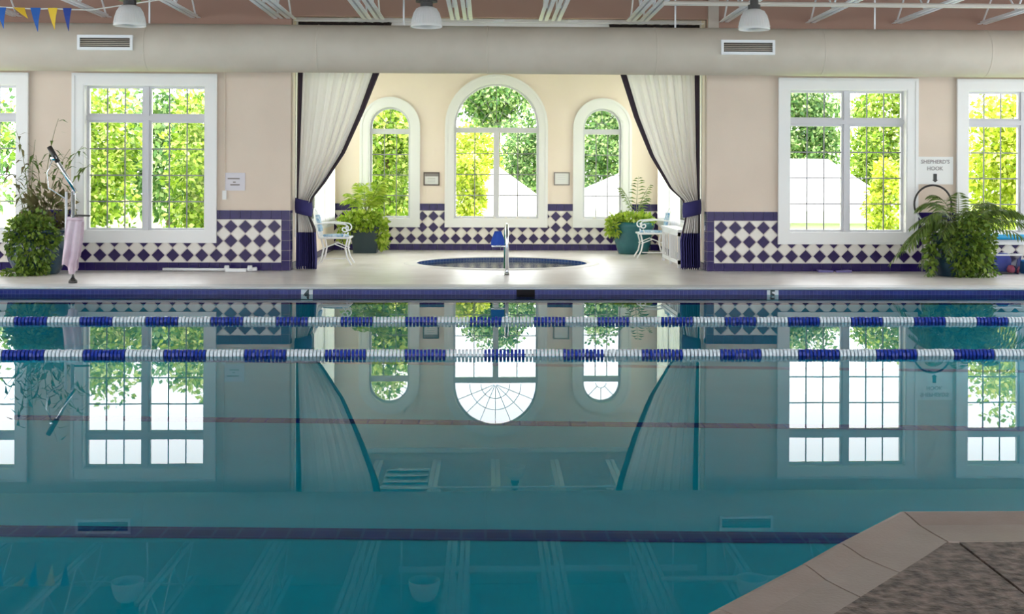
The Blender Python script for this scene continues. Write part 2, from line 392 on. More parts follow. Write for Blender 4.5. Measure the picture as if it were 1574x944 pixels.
while s < 4.6 - .6:
    s += .62; diag.append((C0 - dg * s, C0 - dg * s + nrm * CWD))
diag.append((C1, ID))
for a, b in zip(diag, diag[1:]): coping_stone(trim2, a[0], a[1], b[0], b[1], M['coping'])
x = C0.x; first = True
while x < RX - .5:
    nx = x + .95
    coping_stone(trim2, (nx, C0.y), (nx, C0.y - CW), (x, C0.y), (I0.x if first else x, C0.y - CW), M['coping']); x = nx; first = False
x = C1.x
while x > -RX + .5:
    coping_stone(trim2, (x, C1.y), (ID.x if x == C1.x else x, C1.y - .35), (x - .95, C1.y), (x - .95, C1.y - .35), M['coping']); x -= .95
# far coping: a rounded grey nosing
mb = MB(); k = 9
prof = [(0, -.035), (-.045, -.035)] + [(-.045 - .022 * math.sin(PI * i / 6), -.035 + .018 * (1 - math.cos(PI * i / 6)) + .0) for i in range(1, 6)] + [(-.045, .003), (.30, .003), (.30, -.035)]
n = len(prof)
mb.add([(xx, PY + a, ZD + b) for xx in (-RX, RX) for a, b in prof], [(i, (i + 1) % n, (i + 1) % n + n, i + n) for i in range(n)] + [tuple(range(n)), tuple(range(n, 2 * n))])
trim1 = mk('trim_1', mb, M['copfar']); struct(trim1, 'pale grey coping along the far pool edge')
# basin
FL = lambda x: -(.72 + .014 * x)
mb = MB()
PW = PY + .002
zt = ZD - .037
def vwall(mb, a, b, z0=-2.0, z1=zt):
    mb.add([(a[0], a[1], z0), (b[0], b[1], z0), (b[0], b[1], z1), (a[0], a[1], z1)], [(0, 1, 2, 3)])
basin = bpy.data.objects.new('pool_basin', None); col.objects.link(basin); struct(basin, 'turquoise plastered swimming pool basin')
loop = pool_poly
inset = lambda q: (q[0] - (.004 if q[0] > PX - .1 else -.004 if q[0] < -PX + .1 else .003), q[1] - .004 if q[1] > PY - .1 else q[1] + .004)
for i in range(len(loop)):
    a, b = inset(loop[i]), inset(loop[(i + 1) % len(loop)]); mb = MB(); vwall(mb, a, b, -1.4, -.13); mk('basin_wall', mb, M['pool'], basin)
for i in range(len(loop)):
    a, b = inset(loop[i]), inset(loop[(i + 1) % len(loop)]); mb = MB(); vwall(mb, a, b, -.13, zt)
    mk('waterline_band', mb, M['band'], basin)
mb = MB().add([(x, y, FL(x)) for x, y in ((-PX, 0), (PX, 0), (PX, PY), (-PX, PY))], [(0, 1, 2, 3)])
mk('basin_floor', mb, M['pool'], basin)
for yl, wl in ((14.72, .20), (11.2, .22), (7.68, .24)):
    mb = MB().add([(x, y, FL(x) + .004) for x, y in ((-PX, yl - wl / 2), (PX, yl - wl / 2), (PX, yl + wl / 2), (-PX, yl + wl / 2))], [(0, 1, 2, 3)])
    mk('lane_marking', mb, M['lane'], basin)
# depth markers let into the far waterline
FONT = None
def text_mesh(name, s, size, m, parent, to_world, bold=0.0, align='CENTER'):
    cu = bpy.data.curves.new(name, 'FONT'); cu.body = s; cu.size = size; cu.align_x = align; cu.align_y = 'CENTER'; cu.extrude = .002; cu.offset = bold
    cu.resolution_u = 3
    tmp = bpy.data.objects.new('tmp', cu); col.objects.link(tmp); dgp = bpy.context.evaluated_depsgraph_get()
    me = bpy.data.meshes.new_from_object(tmp.evaluated_get(dgp)); bpy.data.objects.remove(tmp); bpy.data.curves.remove(cu)
    for v in me.vertices: v.co = Vector(to_world(v.co.x, v.co.y, v.co.z)) - world_origin(parent)
    me.materials.clear(); me.materials.append(m); me.name = name
    o = bpy.data.objects.new(name, me); col.objects.link(o); o.parent = parent
    return o
for x0, ch in ((-2.378, '4'), (3.64, '5')):
    t = mk('marker_tile', MB().box(x0, x0 + .15, PY - .010, PY - .005, -.087, .063), M['marker'], basin)
    t['label'] = 'white depth marker tile reading ' + ch
    text_mesh('numeral', ch, .17, M['ink2'], t, lambda x, y, z, x0=x0: (x0 + .072 + x, PY - .012 - z, -.006 + y), .004)
t = mk('marker_tile', MB().box(.387, .622, PY - .010, PY - .005, -.03, .063), M['black'], basin); t['label'] = 'black tile at the waterline'
# water
def water_plane(name, poly, z, m, parent=None):
    mb = MB().add([(x, y, z) for x, y in poly], [tuple(range(len(poly)))]); return mk(name, mb, m, parent, fix=False)
wp = water_plane('pool_water', list(reversed(pool_poly)), 0, M['water'])
props(wp, 'still turquoise pool water mirroring the windows and wall', 'water', None, 'stuff')
# hot tub
tub = thing('hot_tub', (TX, TY, -.9), 'round blue tiled hot tub sunk in the alcove floor', 'hot tub')
mk('tile_band', MB().lathe((TX, TY, 0), [(TR - .005, ZD - .002), (TR - .005, -.10)], 64), M['tubwall'], tub)
mk('tub_wall', MB().lathe((TX, TY, 0), [(TR - .005, -.10), (TR - .005, -.9), (0.01, -.9)], 64), M['tubin'], tub)
mb = MB(); mb.lathe((TX, TY, 0), [(TR - .03, ZD + .002), (TR - .02, ZD + .014), (TR + .05, ZD + .018), (TR + .16, ZD + .012), (TR + .18, ZD + .001)], 64); mk('rim', mb, M['tubrim'], tub, True)
mb = MB(); mb.lathe((TX, TY, 0), [(TR - .01, -.35), (TR - .45, -.35), (TR - .45, -.9)], 64); mk('bench', mb, M['tubin'], tub)
tw = mk('tub_water', MB().add([(TX + (TR - .006) * math.cos(2 * PI * k / 64), TY + (TR - .006) * math.sin(2 * PI * k / 64), .05) for k in range(64)], [tuple(range(64))]), M['tubwater'], None, fix=False)
props(tw, 'clear blue water in the round hot tub', 'water', None, 'stuff')

# ------------------------------------------------------------------ wall tiling, tile by tile
P = .2155
def clip(poly, x0, x1, z0, z1):
    for ax, v, sg in ((0, x0, 1), (0, x1, -1), (1, z0, 1), (1, z1, -1)):
        out = []
        for i in range(len(poly)):
            a, b = poly[i], poly[(i + 1) % len(poly)]
            ia, ib = (a[ax] - v) * sg >= -1e-9, (b[ax] - v) * sg >= -1e-9
            if ia: out.append(a)
            if ia != ib:
                t = (v - a[ax]) / (b[ax] - a[ax]); out.append((lerp(a[0], b[0], t), lerp(a[1], b[1], t)))
        poly = out
        if len(poly) < 3: return []
    return poly
TM = {}
def tile(parent, kind, m, cx, cz, poly, Y, thick=.011):
    rel = [(round(a - cx, 4), round(b - cz, 4)) for a, b in poly]
    key = (kind, m.name, tuple(rel))
    if key not in TM:
        n = len(rel); mx = sum(a for a, _ in rel) / n; mz = sum(b for _, b in rel) / n
        ins = [(lerp(a, mx, .03), lerp(b, mz, .03)) for a, b in rel]
        vs = [(a, 0, b) for a, b in rel] + [(a, -thick * .75, b) for a, b in rel] + [(a, -thick, b) for a, b in ins]
        fs = [tuple(range(2 * n, 3 * n))]
        for i in range(n):
            j = (i + 1) % n; fs += [(i, j, n + j, n + i), (n + i, n + j, 2 * n + j, 2 * n + i)]
        TM[key] = mesh_of(kind, MB().add(vs, fs), m)
    o = bpy.data.objects.new(kind, TM[key]); col.objects.link(o); o.location = (cx, Y, cz); o.parent = parent
    return o
def hidden(poly, blocks):
    return any(all(bx0 <= x <= bx1 and bz0 <= z <= bz1 for x, z in poly) for bx0, bx1, bz0, bz1 in blocks)
PZ0, PZ1 = .222, .222 + 3 * P
TZ1 = 1.005
def tile_field(parent, Y, x0, x1, phase, blocks, edge=None):
    Yt = Y - .0015
    gx = x0
    for b0, b1, bz, _ in sorted(blocks) + [(x1, x1, TZ1, 0)]:
        if b1 <= x0 or b0 > x1: continue
        if b0 > gx: mk('grout_bed', MB().box(gx, b0, Y - .003, Y - .0005, ZD, TZ1), M['grout'], parent)
        if b1 > max(b0, x0): mk('grout_bed', MB().box(max(b0, x0), b1, Y - .003, Y - .0005, ZD, bz + .06), M['grout'], parent)
        gx = max(b1, x0)
    xa, xb = x0, x1
    if edge == 'right': xb = x1 - .124
    if edge == 'left': xa = x0 + .106
    k0 = math.floor((xa - phase) / P) - 1; k1 = math.ceil((xb - phase) / P) + 1
    for r in range(-1, 7):
        for k in range(k0, k1):
            navy = r % 2 == 0
            cz = PZ0 + P / 2 + r * P / 2; cx = phase + k * P + (0 if navy else P / 2); h = P / 2 * (.885 if navy else .965)
            poly = clip([(cx - h, cz), (cx, cz - h), (cx + h, cz), (cx, cz + h)], xa + .004, xb - .004, PZ0 + .004, PZ1 - .004)
            if len(poly) < 3: continue
            area = abs(sum(a[0] * b[1] - b[0] * a[1] for a, b in zip(poly, poly[1:] + poly[:1]))) / 2
            if area < .0006 or hidden(poly, blocks): continue
            tile(parent, 'navy_tile' if navy else 'cream_tile', M['navy' if navy else 'cream'], round(cx, 4), round(cz, 4), poly, Yt)
    def border(bx0, bx1, z0, z1, count):
        wd = (bx1 - bx0) / count
        for i in range(count):
            a = bx0 + i * wd; poly = [(a + .0013, z0 + .002), (a + wd - .0013, z0 + .002), (a + wd - .0013, z1 - .002), (a + .0013, z1 - .002)]
            if hidden(poly, blocks): continue
            tile(parent, 'border_tile', M['navyb'], a + wd / 2, (z0 + z1) / 2, poly, Yt)
    border(xa, xb, ZD, PZ0, round((xb - xa) / .152)); border(xa, xb, PZ1, TZ1, round((xb - xa) / .152))
    if edge:
        e0, e1 = (xb, x1) if edge == 'right' else (x0, xa)
        for i in range(6):
            z0 = lerp(ZD, TZ1, i / 6); border(e0, e1, z0, lerp(ZD, TZ1, (i + 1) / 6), 1)
blk = [(a, b, WZ0, WZ1) for a, b in WINS]
tile_field(wall_back, DM, -9.2, AX0, -3.83, blk, 'right')
tile_field(wall_back, DM, AX1, 9.6, 3.552, blk, 'left')
tile_field(wall_alc, DA, AX0, AX1, -1.249, [(x - o, x + o, AZ0, 9) for x, o, _, _ in ARCH])
# tiled base of the alcove side walls and the returns of the opening
def side_base(parent, X, sgn, nm):
    for i in range(34):
        y0 = DM + WT + .01 + i * .152
        for z0, z1 in ((ZD, .215),):
            o = bpy.data.objects.new('base_tile', None)
            bpy.data.objects.remove(o)
            mb = MB().box(min(X, X + sgn * .011), max(X, X + sgn * .011), y0 + .002, min(y0 + .150, DA - .015), z0 + .003, z1 - .003)
            mk('base_tile', mb, M['navyb'], parent)
side_base(wall_al, AX0, 1, 'l'); side_base(wall_ar, AX1, -1, 'r')
for X, sgn, nm in ((AX0, 1, 'l'), (AX1, -1, 'r')):
    for i in range(6):
        z0 = lerp(ZD, TZ1, i / 6); z1 = lerp(ZD, TZ1, (i + 1) / 6)
        mk('return_tile', MB().box(min(X, X + sgn * .009), max(X, X + sgn * .009), DM + .004, DM + WT - .004, z0 + .003, z1 - .003), M['navyb'], wall_back)

# ------------------------------------------------------------------ windows
GY = .13                                                    # glazing plane behind the wall face
def window_root(n, label):
    o = bpy.data.objects.new('window_%d' % n, None); col.objects.link(o); return struct(o, label)
def glass_rect(root, x0, x1, z0, z1, Y):
    mk('pane', MB().box(x0, x1, Y - .003, Y + .003, z0, z1), M['glass'], root)
def muntins(root, x0, x1, z0, z1, nc, nr, Y):
    for i in range(1, nc): mk('muntin', MB().box(lerp(x0, x1, i / nc) - .009, lerp(x0, x1, i / nc) + .009, Y - .014, Y - .004, z0, z1), M['muntin'], root)
    for i in range(1, nr): mk('muntin', MB().box(x0, x1, Y - .0138, Y - .0042, lerp(z0, z1, i / nr) - .009, lerp(z0, z1, i / nr) + .009), M['muntin'], root)
def square_window(n, x0, x1, label):
    w = window_root(n, label); a0, a1, b0, b1 = x0 + CAS, x1 - CAS, WZ0 + CAS, WZ1 - CAS
    mb = MB().ring(rect(x0, x1, WZ0, WZ1), rect(a0, a1, b0, b1), DM - .013, DM - .050)
    mk('casing', mb, M['white'], w)
    mk('casing_bead', MB().ring(rect(x0 - .012, x1 + .012, WZ0 - .012, WZ1 + .012), rect(x0 + .03, x1 - .03, WZ0 + .03, WZ1 - .03), DM - .0125, DM - .062), M['white'], w)
    mk('jamb', MB().ring(rect(a0, a1, b0, b1), rect(a0 + .018, a1 - .018, b0 + .018, b1 - .018), DM - .04, DM + .195), M['white'], w)
    Y = DM + GY; xm = (a0 + a1) / 2; zt0, zt1 = 2.345, 2.415
    mk('mullion', MB().box(xm - .036, xm + .036, Y - .06, Y + .05, b0, b1), M['sash'], w)
    mk('transom', MB().box(a0, a1, Y - .07, Y + .05, zt0, zt1), M['sash'], w)
    for (p0, p1) in ((a0 + .018, xm - .036), (xm + .036, a1 - .018)):
        for (q0, q1, nr) in ((b0 + .018, zt0, 4), (zt1, b1 - .018, 1)):
            f = .032
            mk('sash', MB().ring(rect(p0, p1, q0, q1), rect(p0 + f, p1 - f, q0 + f, q1 - f), Y - .035, Y + .03), M['sash'], w)
            glass_rect(w, p0 + f, p1 - f, q0 + f, q1 - f, Y); muntins(w, p0 + f, p1 - f, q0 + f, q1 - f, 3, nr, Y)
    return w
for i, (a, b) in enumerate(WINS):
    square_window(i + 1, a, b, ['white framed window cut by the left picture edge', 'white four light window left of the alcove with trees behind',
                                'white four light window right of the alcove with a tent behind', 'white framed window cut by the right picture edge'][i])
def arched_window(n, xc, ho, hi, zs, wide, label):
    w = window_root(n, label)
    mk('casing', MB().ring(arch(xc, ho, AZ0, zs), arch(xc, hi, AZO, zs), DA - .013, DA - .05), M['white'], w)
    mk('casing_bead', MB().ring(arch(xc, ho + .012, AZ0 - .012, zs), arch(xc, ho - .035, AZ0 + .035, zs), DA - .0125, DA - .062), M['white'], w)
    mk('jamb', MB().ring(arch(xc, hi, AZO, zs), arch(xc, hi - .018, AZO + .018, zs), DA - .04, DA + .195), M['white'], w)
    Y = DA + GY; f = .04; h2 = hi - .018
    mk('sash', MB().ring(arch(xc, h2, AZO + .018, zs), arch(xc, h2 - f, AZO + .018 + f, zs), Y - .035, Y + .03), M['sash'], w)
    mk('transom', MB().box(xc - h2, xc + h2, Y - .06, Y + .05, zs - .13, zs - .03), M['sash'], w)
    g0, g1, zb = xc - h2 + f, xc + h2 - f, AZO + .018 + f
    rr = h2 - f
    if wide:
        mk('mullion', MB().box(xc - .055, xc + .055, Y - .06, Y + .05, zb - .05, zs - .13), M['sash'], w)
        for a, b in ((g0, xc - .055), (xc + .055, g1)):
            glass_rect(w, a, b, zb, zs - .13, Y); muntins(w, a, b, zb, zs - .13, 2, 4, Y)
    else:
        glass_rect(w, g0, g1, zb, zs - .13, Y); muntins(w, g0, g1, zb, zs - .13, 3, 4, Y)
    fan = [(xc - rr, zs - .03), (xc + rr, zs - .03)] + [(xc + rr * math.cos(PI * k / 24), zs + rr * math.sin(PI * k / 24)) for k in range(25)]
    mk('pane', MB().prism(fan, Y - .003, Y + .003), M['glass'], w)
    for k in range(1, 8 if wide else 4):
        a = PI * k / (8 if wide else 4); r0 = .03 if wide else rr * .3
        mk('muntin', MB().bar((xc + r0 * math.cos(a), Y - .009, zs + r0 * math.sin(a)), (xc + rr * math.cos(a), Y - .009, zs + rr * math.sin(a)), .011, .01), M['muntin'], w)
    for q in ((.36, .64) if wide else (.3,)):
        mk('muntin', MB().tube([(xc + rr * q * math.cos(PI * k / 20), Y - .009, zs + rr * q * math.sin(PI * k / 20)) for k in range(21)], .006, 5), M['muntin'], w)
for i, (x, ho, hi, zs) in enumerate(ARCH):
    arched_window(5 + i, x, ho, hi, zs, i == 1, ['narrow arched window on the left of the alcove wall', 'wide arched window in the centre of the alcove wall', 'narrow arched window on the right of the alcove wall'][i])
for i, (X, sg, nm) in enumerate(((AX0, 1, 'left'), (AX1, -1, 'right'))):
    w = window_root(8 + i, 'large bright window in the %s alcove side wall' % nm)
    def yz_ring(o, q, xa, xb):
        mb = MB().ring(o, q, 0, 1); mb.v = [(lerp(xa, xb, y), x, z) for x, y, z in mb.v]; return mb
    mk('casing', yz_ring(rect(SY0 - .14, SY1 + .14, SZ0 - .14, SZ1 + .14), rect(SY0, SY1, SZ0, SZ1), X + sg * .001, X + sg * .012), M['white'], w)
    mk('jamb', yz_ring(rect(SY0, SY1, SZ0, SZ1), rect(SY0 + .03, SY1 - .03, SZ0 + .03, SZ1 - .03), X + sg * .012, X - sg * .055), M['white'], w)
    for k in range(3):
        y0 = lerp(SY0, SY1, k / 3) + .03; y1 = lerp(SY0, SY1, (k + 1) / 3) - .03
        mk('sash', yz_ring(rect(y0 - .03, y1 + .03, SZ0 + .03, SZ1 - .03), rect(y0 + .01, y1 - .01, SZ0 + .07, SZ1 - .07), X - sg * .01, X - sg * .04), M['sash'], w)
        mk('pane', MB().box(X - sg * .025 - .003, X - sg * .025 + .003, y0 + .01, y1 - .01, SZ0 + .07, SZ1 - .07), M['glass'], w)
# windows out of view
for i, (a, b) in enumerate(FW):
    w = window_root(10 + i, 'tall window behind the camera'); w['group'] = 'tall windows behind the camera'
    mk('frame', MB().ring(rect(a - .1, b + .1, .25, 4.0), rect(a, b, .35, 3.9), RY, RY + .03), M['white'], w)
    mk('mullion', MB().box((a + b) / 2 - .04, (a + b) / 2 + .04, RY - .12, RY - .04, .35, 3.9), M['white'], w)
    mk('pane', MB().box(a, b, RY - .09, RY - .084, .35, 3.9), M['glass'], w)
nwin = 15
for X, sg in ((-RX, 1), (RX, -1)):
    for a, b in SW:
        w = window_root(nwin, 'window in the %s end wall of the hall' % ('left' if sg > 0 else 'right')); w['group'] = 'end wall windows'; nwin += 1
        mb = MB().ring(rect(a - .1, b + .1, .4, 3.5), rect(a, b, .5, 3.4), 0, 1); mb.v = [(X + sg * .03 * y, x, z) for x, y, z in mb.v]; mk('frame', mb, M['white'], w)
        mk('mullion', MB().box(X - sg * .08 - .04, X - sg * .08 + .04, (a + b) / 2 - .04, (a + b) / 2 + .04, .5, 3.4), M['white'], w)
        mk('pane', MB().box(X - sg * .085 - .003, X - sg * .085 + .003, a, b, .5, 3.4), M['glass'], w)


# ------------------------------------------------------------------ duct
DY, DZ, DR = 17.72, 3.335, .34
duct = thing('ventilation_duct', (0, DY, DZ - DR), 'long round pale ventilation duct hanging along the wall top', 'duct')
mb = MB(); nseg = 40
mb.lathe((0, DY, DZ), [(DR, -RX + .01), (DR, RX - .01)], nseg, 'X'); mk('duct_tube', mb, M['duct'], duct, True)
for x in [-9.6 + 2.4 * k for k in range(9)]:
    mk('seam', MB().lathe((x, DY, DZ), [(DR, -.012), (DR + .004, -.008), (DR + .004, .008), (DR, .012)], nseg, 'X'), M['duct'], duct)
def duct_vent(x0, x1, lab):
    zc = DZ + .03; yf = DY - DR
    f = mk('vent_frame', MB().ring(rect(x0 - .035, x1 + .035, zc - .105, zc + .105), rect(x0, x1, zc - .065, zc + .065), yf + .06, yf - .028), M['whitepaint'], duct); f['label'] = lab
    mk('vent_grille', MB().box(x0, x1, yf + .02, yf + .03, zc - .065, zc + .065), M['ventdark'], f)
    for k in range(5): mk('vent_blade', MB().bar((x0, yf - .005, zc - .052 + k * .026), (x1, yf - .005, zc - .052 + k * .026), .02, .003, (0, .5, 1)), M['ventdark'], f)
duct_vent(-5.66, -4.97, 'white framed air vent near the pennants'); duct_vent(3.335, 4.03, 'white framed air vent above the right window')
for x in (-8.4, -4.8, -1.2, 2.7, 5.6, 8.6):
    mk('hanger_strap', MB().box(x - .012, x + .012, DY - .006, DY + .006, DZ + DR - .01, CZ), M['steel'], duct)

# ------------------------------------------------------------------ roof joists
JZ0, JZ1 = 3.875, 4.46
def joist(x, y0, y1, label, group, z0=JZ0, z1=JZ1, m='steel', wd=.055, offs=(0,)):
    j = thing('roof_joist', (x, (y0 + y1) / 2, z0), label, 'joist', group)
    for z, h in ((z0, .05), (z1, .05)):
        for sx in (-1, 1):
            for of in offs:
                xo = x + of
                mk('chord', MB().box(xo + sx * .044 - wd / 2, xo + sx * .044 + wd / 2, y0, y1, z, z + .012), M[m], j)
                mk('chord_flange', MB().box(xo + sx * .022 - .005, xo + sx * .022 + .005, y0, y1, z + .012, z + h), M[m], j)
    n = max(2, int((y1 - y0) / .6)); mb = MB(); pts = []
    for i in range(n + 1):
        y = lerp(y0 + .05, y1 - .03, i / n); pts.append((x, y, z0 + .03 if i % 2 == 0 else z1 + .03))
    if n % 2: pts = [(p[0], p[1], z0 + z1 + .06 - p[2]) for p in pts]
    for of in offs:
        for a, b in zip(pts, pts[1:]): mb.tube([(a[0] + of, a[1], a[2]), (b[0] + of, b[1], b[2])], .014, 6)
    mk('web', mb, M[m], j)
    return j
NAMES = ['first', 'second', 'third', 'fourth', 'fifth', 'sixth', 'seventh', 'eighth', 'ninth', 'tenth', 'eleventh', 'twelfth', 'thirteenth']
for k in range(12):
    joist(-7.0 + 1.322 * k, RY + .1, DM - .02, 'grey open web roof joist, %s from the left, ending above the duct' % NAMES[k], 'roof joists over the pool', offs=(-.095, .095) if 3 <= k <= 7 else (0,))
for x, q in ((-8.32, 'first beyond the left'), (-9.64, 'second beyond the left'), (8.86, 'first beyond the right'), (10.18, 'second beyond the right')):
    joist(x, RY + .1, DM - .02, 'grey open web roof joist, %s picture edge' % q, 'roof joists over the pool')
# pair of extra chords over the alcove mouth
for k, x in enumerate((-2.05, -.94, .18, 1.32, 2.40)):
    joist(x, DM + WT + .02, DA - .02, 'white open web joist over the alcove, %s from the left' % NAMES[k], 'alcove joists', 3.95, 4.45, 'whitepaint', .075)
tb = mk('alcove_ledger', MB().box(AX0 + .03, AX1 - .03, DA - .10, DA - .012, 3.72, 3.80), M['whitepaint'], origin=(.2, DA - .05, 3.72)); props(tb, 'white ledger beam along the top of the alcove wall', 'beam')
pp = mk('alcove_pipe', MB().tube([(AX0 + .05, 21.6, 3.9), (AX1 - .05, 21.6, 3.9)], .022, 8), M['whitepaint'], origin=(.2, 21.6, 3.88)); props(pp, 'thin white pipe crossing under the alcove joists', 'pipe')
un = thing('louvred_air_unit', (-1.5, 21.6, 3.95), 'white louvred air unit between the alcove joists', 'air unit')
mk('unit_body', MB().box(-1.88, -1.06, 19.6, 23.7, 4.05, 4.4), M['whitepaint'], un)
for k in range(9): mk('slat', MB().bar((-1.86, 19.8 + k * .45, 4.02), (-1.08, 19.8 + k * .45, 4.02), .36, .02, (0, -.25, 1)), M['whitepaint'], un)
wb = mk('wall_ledger', MB().box(-1.3, 3.2, DM - .06, DM - .002, 4.34, 4.42), M['whitepaint'], origin=(1, DM - .05, 4.34))
hb = mk('valance_board', MB().box(AX0 + .01, AX1 - .01, 19.12, 19.15, 3.66, 3.97), M['whitepaint'], origin=(.2, 19.13, 3.66)); props(hb, 'white board across the head of the alcove behind the curtains', 'board'); props(wb, 'white ledger strip on the wall above the alcove opening', 'beam')
pp = mk('sprinkler_pipe', MB().tube([(2.35, 16.5, 3.855), (RX - .05, 16.5, 3.855)], .032, 10), M['beige'], origin=(6, 16.5, 3.82)); props(pp, 'beige pipe running under the joists at top right', 'pipe')
pp = mk('wall_post', MB().box(AX1 - .0, AX1 + .16, DM - .05, DM - .003, 3.62, CZ), M['beige'], origin=(AX1 + .08, DM - .03, 3.62)); props(pp, 'short beige post above the right end of the alcove opening', 'post')

# ------------------------------------------------------------------ pendant lamps
def lamp(loc, label, group, dark=True, watt=0):
    x, y, z = loc
    l = thing('pendant_lamp', loc, label, 'lamp', group)
    prof = [(.185, 0), (.19, .006), (.186, .03), (.172, .10), (.150, .17), (.115, .225), (.07, .25), (.066, .25), (.11, .22), (.145, .165), (.167, .10), (.18, .03), (.185, 0)]
    mk('shade', MB().lathe(loc, prof, 32), M['shade'], l, True)
    mb = MB()
    for k in range(32):
        a = 2 * PI * k / 32
        mb.tube([(x + (r + .002) * math.cos(a), y + (r + .002) * math.sin(a), z + h) for r, h in ((.186, .03), (.172, .10), (.150, .17), (.115, .225))], .003, 4)
    mk('shade_ribs', mb, M['shade'], l)
    mk('cap', MB().lathe(loc, [(.001, .24), (.075, .245), (.075, .30), (.13 if dark else .05, .30), (.13 if dark else .05, .42), (.001, .42)], 20), M['dark'], l)
    mk('stem', MB().tube([(x, y, z + .42), (x, y, CZ)], .012, 8), M['dark'], l)
    mk('bulb', MB().lathe(loc, [(.001, .09), (.03, .10), (.045, .14), (.03, .19), (.02, .24)], 14), M['signw'], l, True)
    if watt:
        d = bpy.data.lights.new('lamp_light', 'POINT'); d.energy = watt; d.shadow_soft_size = .12; d.color = (1, .93, .84)
        o = bpy.data.objects.new('lamp_light', d); col.objects.link(o); o.parent = l; o.location = (0, 0, -.02)
    return l
LW = 0
lamp((-4.24, 14.8, 3.285), 'frosted dome pendant lamp near the left air vent', 'pendant lamps', True, LW)
lamp((-.73, 14.8, 3.30), 'frosted dome pendant lamp in front of the alcove opening', 'pendant lamps', True, LW)
lamp((3.21, 14.8, 3.30), 'frosted dome pendant lamp above the right air vent', 'pendant lamps', False, LW)
lamp((-7.8, 14.8, 3.3), 'frosted dome pendant lamp just beyond the left picture edge', 'pendant lamps', False, LW)
lamp((7.0, 14.8, 3.3), 'frosted dome pendant lamp right of the right air vent', 'pendant lamps', False, LW)
lamp((.52, 22.0, 3.62), 'frosted dome lamp under the alcove ceiling', 'pendant lamps', False, LW)

# ------------------------------------------------------------------ pennants
ps = thing('pennant_string', (-5.6, 15.6, 3.33), 'white cord with blue and yellow triangular pennants', 'pennants')
cordp = [(-7.6, 15.6, 3.64)] + [(-7.2 + k * .2, 15.6, 3.60 - .012 * math.sin(k)) for k in range(10)] + [(-5.25, 15.6, 3.585), (-5.0, 15.75, 3.60), (-3.9, 16.6, 3.93)]
mk('pennant_cord', MB().tube(cordp, .009, 6), M['cord'], ps)
def flag(x, w, h, m, lean=0.0, tw=0.0):
    mb = MB(); rows = 6; z0 = 3.60
    for i in range(rows + 1):
        t = i / rows; hw = w / 2 * (1 - t) + .002
        y = 15.58 - .02 * math.sin(t * 3) + tw * t
        mb.v += [(x + lean * t - hw, y - .003, z0 - h * t), (x + lean * t + hw, y - .003, z0 - h * t), (x + lean * t + hw, y, z0 - h * t), (x + lean * t - hw, y, z0 - h * t)]
    for i in range(rows):
        a = i * 4; b = a + 4
        mb.f += [(a, a + 1, b + 1, b), (a + 1, a + 2, b + 2, b + 1), (a + 2, a + 3, b + 3, b + 2), (a + 3, a, b, b + 3)]
    mk('pennant', mb, M[m], ps)
for x, w_, h_, m_, ln, tw in ((-6.98, .13, .28, 'flagb', .02, 0), (-6.73, .13, .27, 'flagy', .03, 0), (-6.5, .13, .28, 'flagb', -.02, 0), (-6.27, .13, .27, 'flagy', .02, 0), (-6.045, .115, .265, 'flagb', .03, 0), (-5.83, .14, .15, 'flagy', .15, -.1), (-5.625, .125, .30, 'flagb', .03, 0), (-5.415, .115, .27, 'flagy', .02, .02), (-5.235, .105, .29, 'flagn', .02, 0)):
    flag(x, w_, h_, m_, ln, tw)

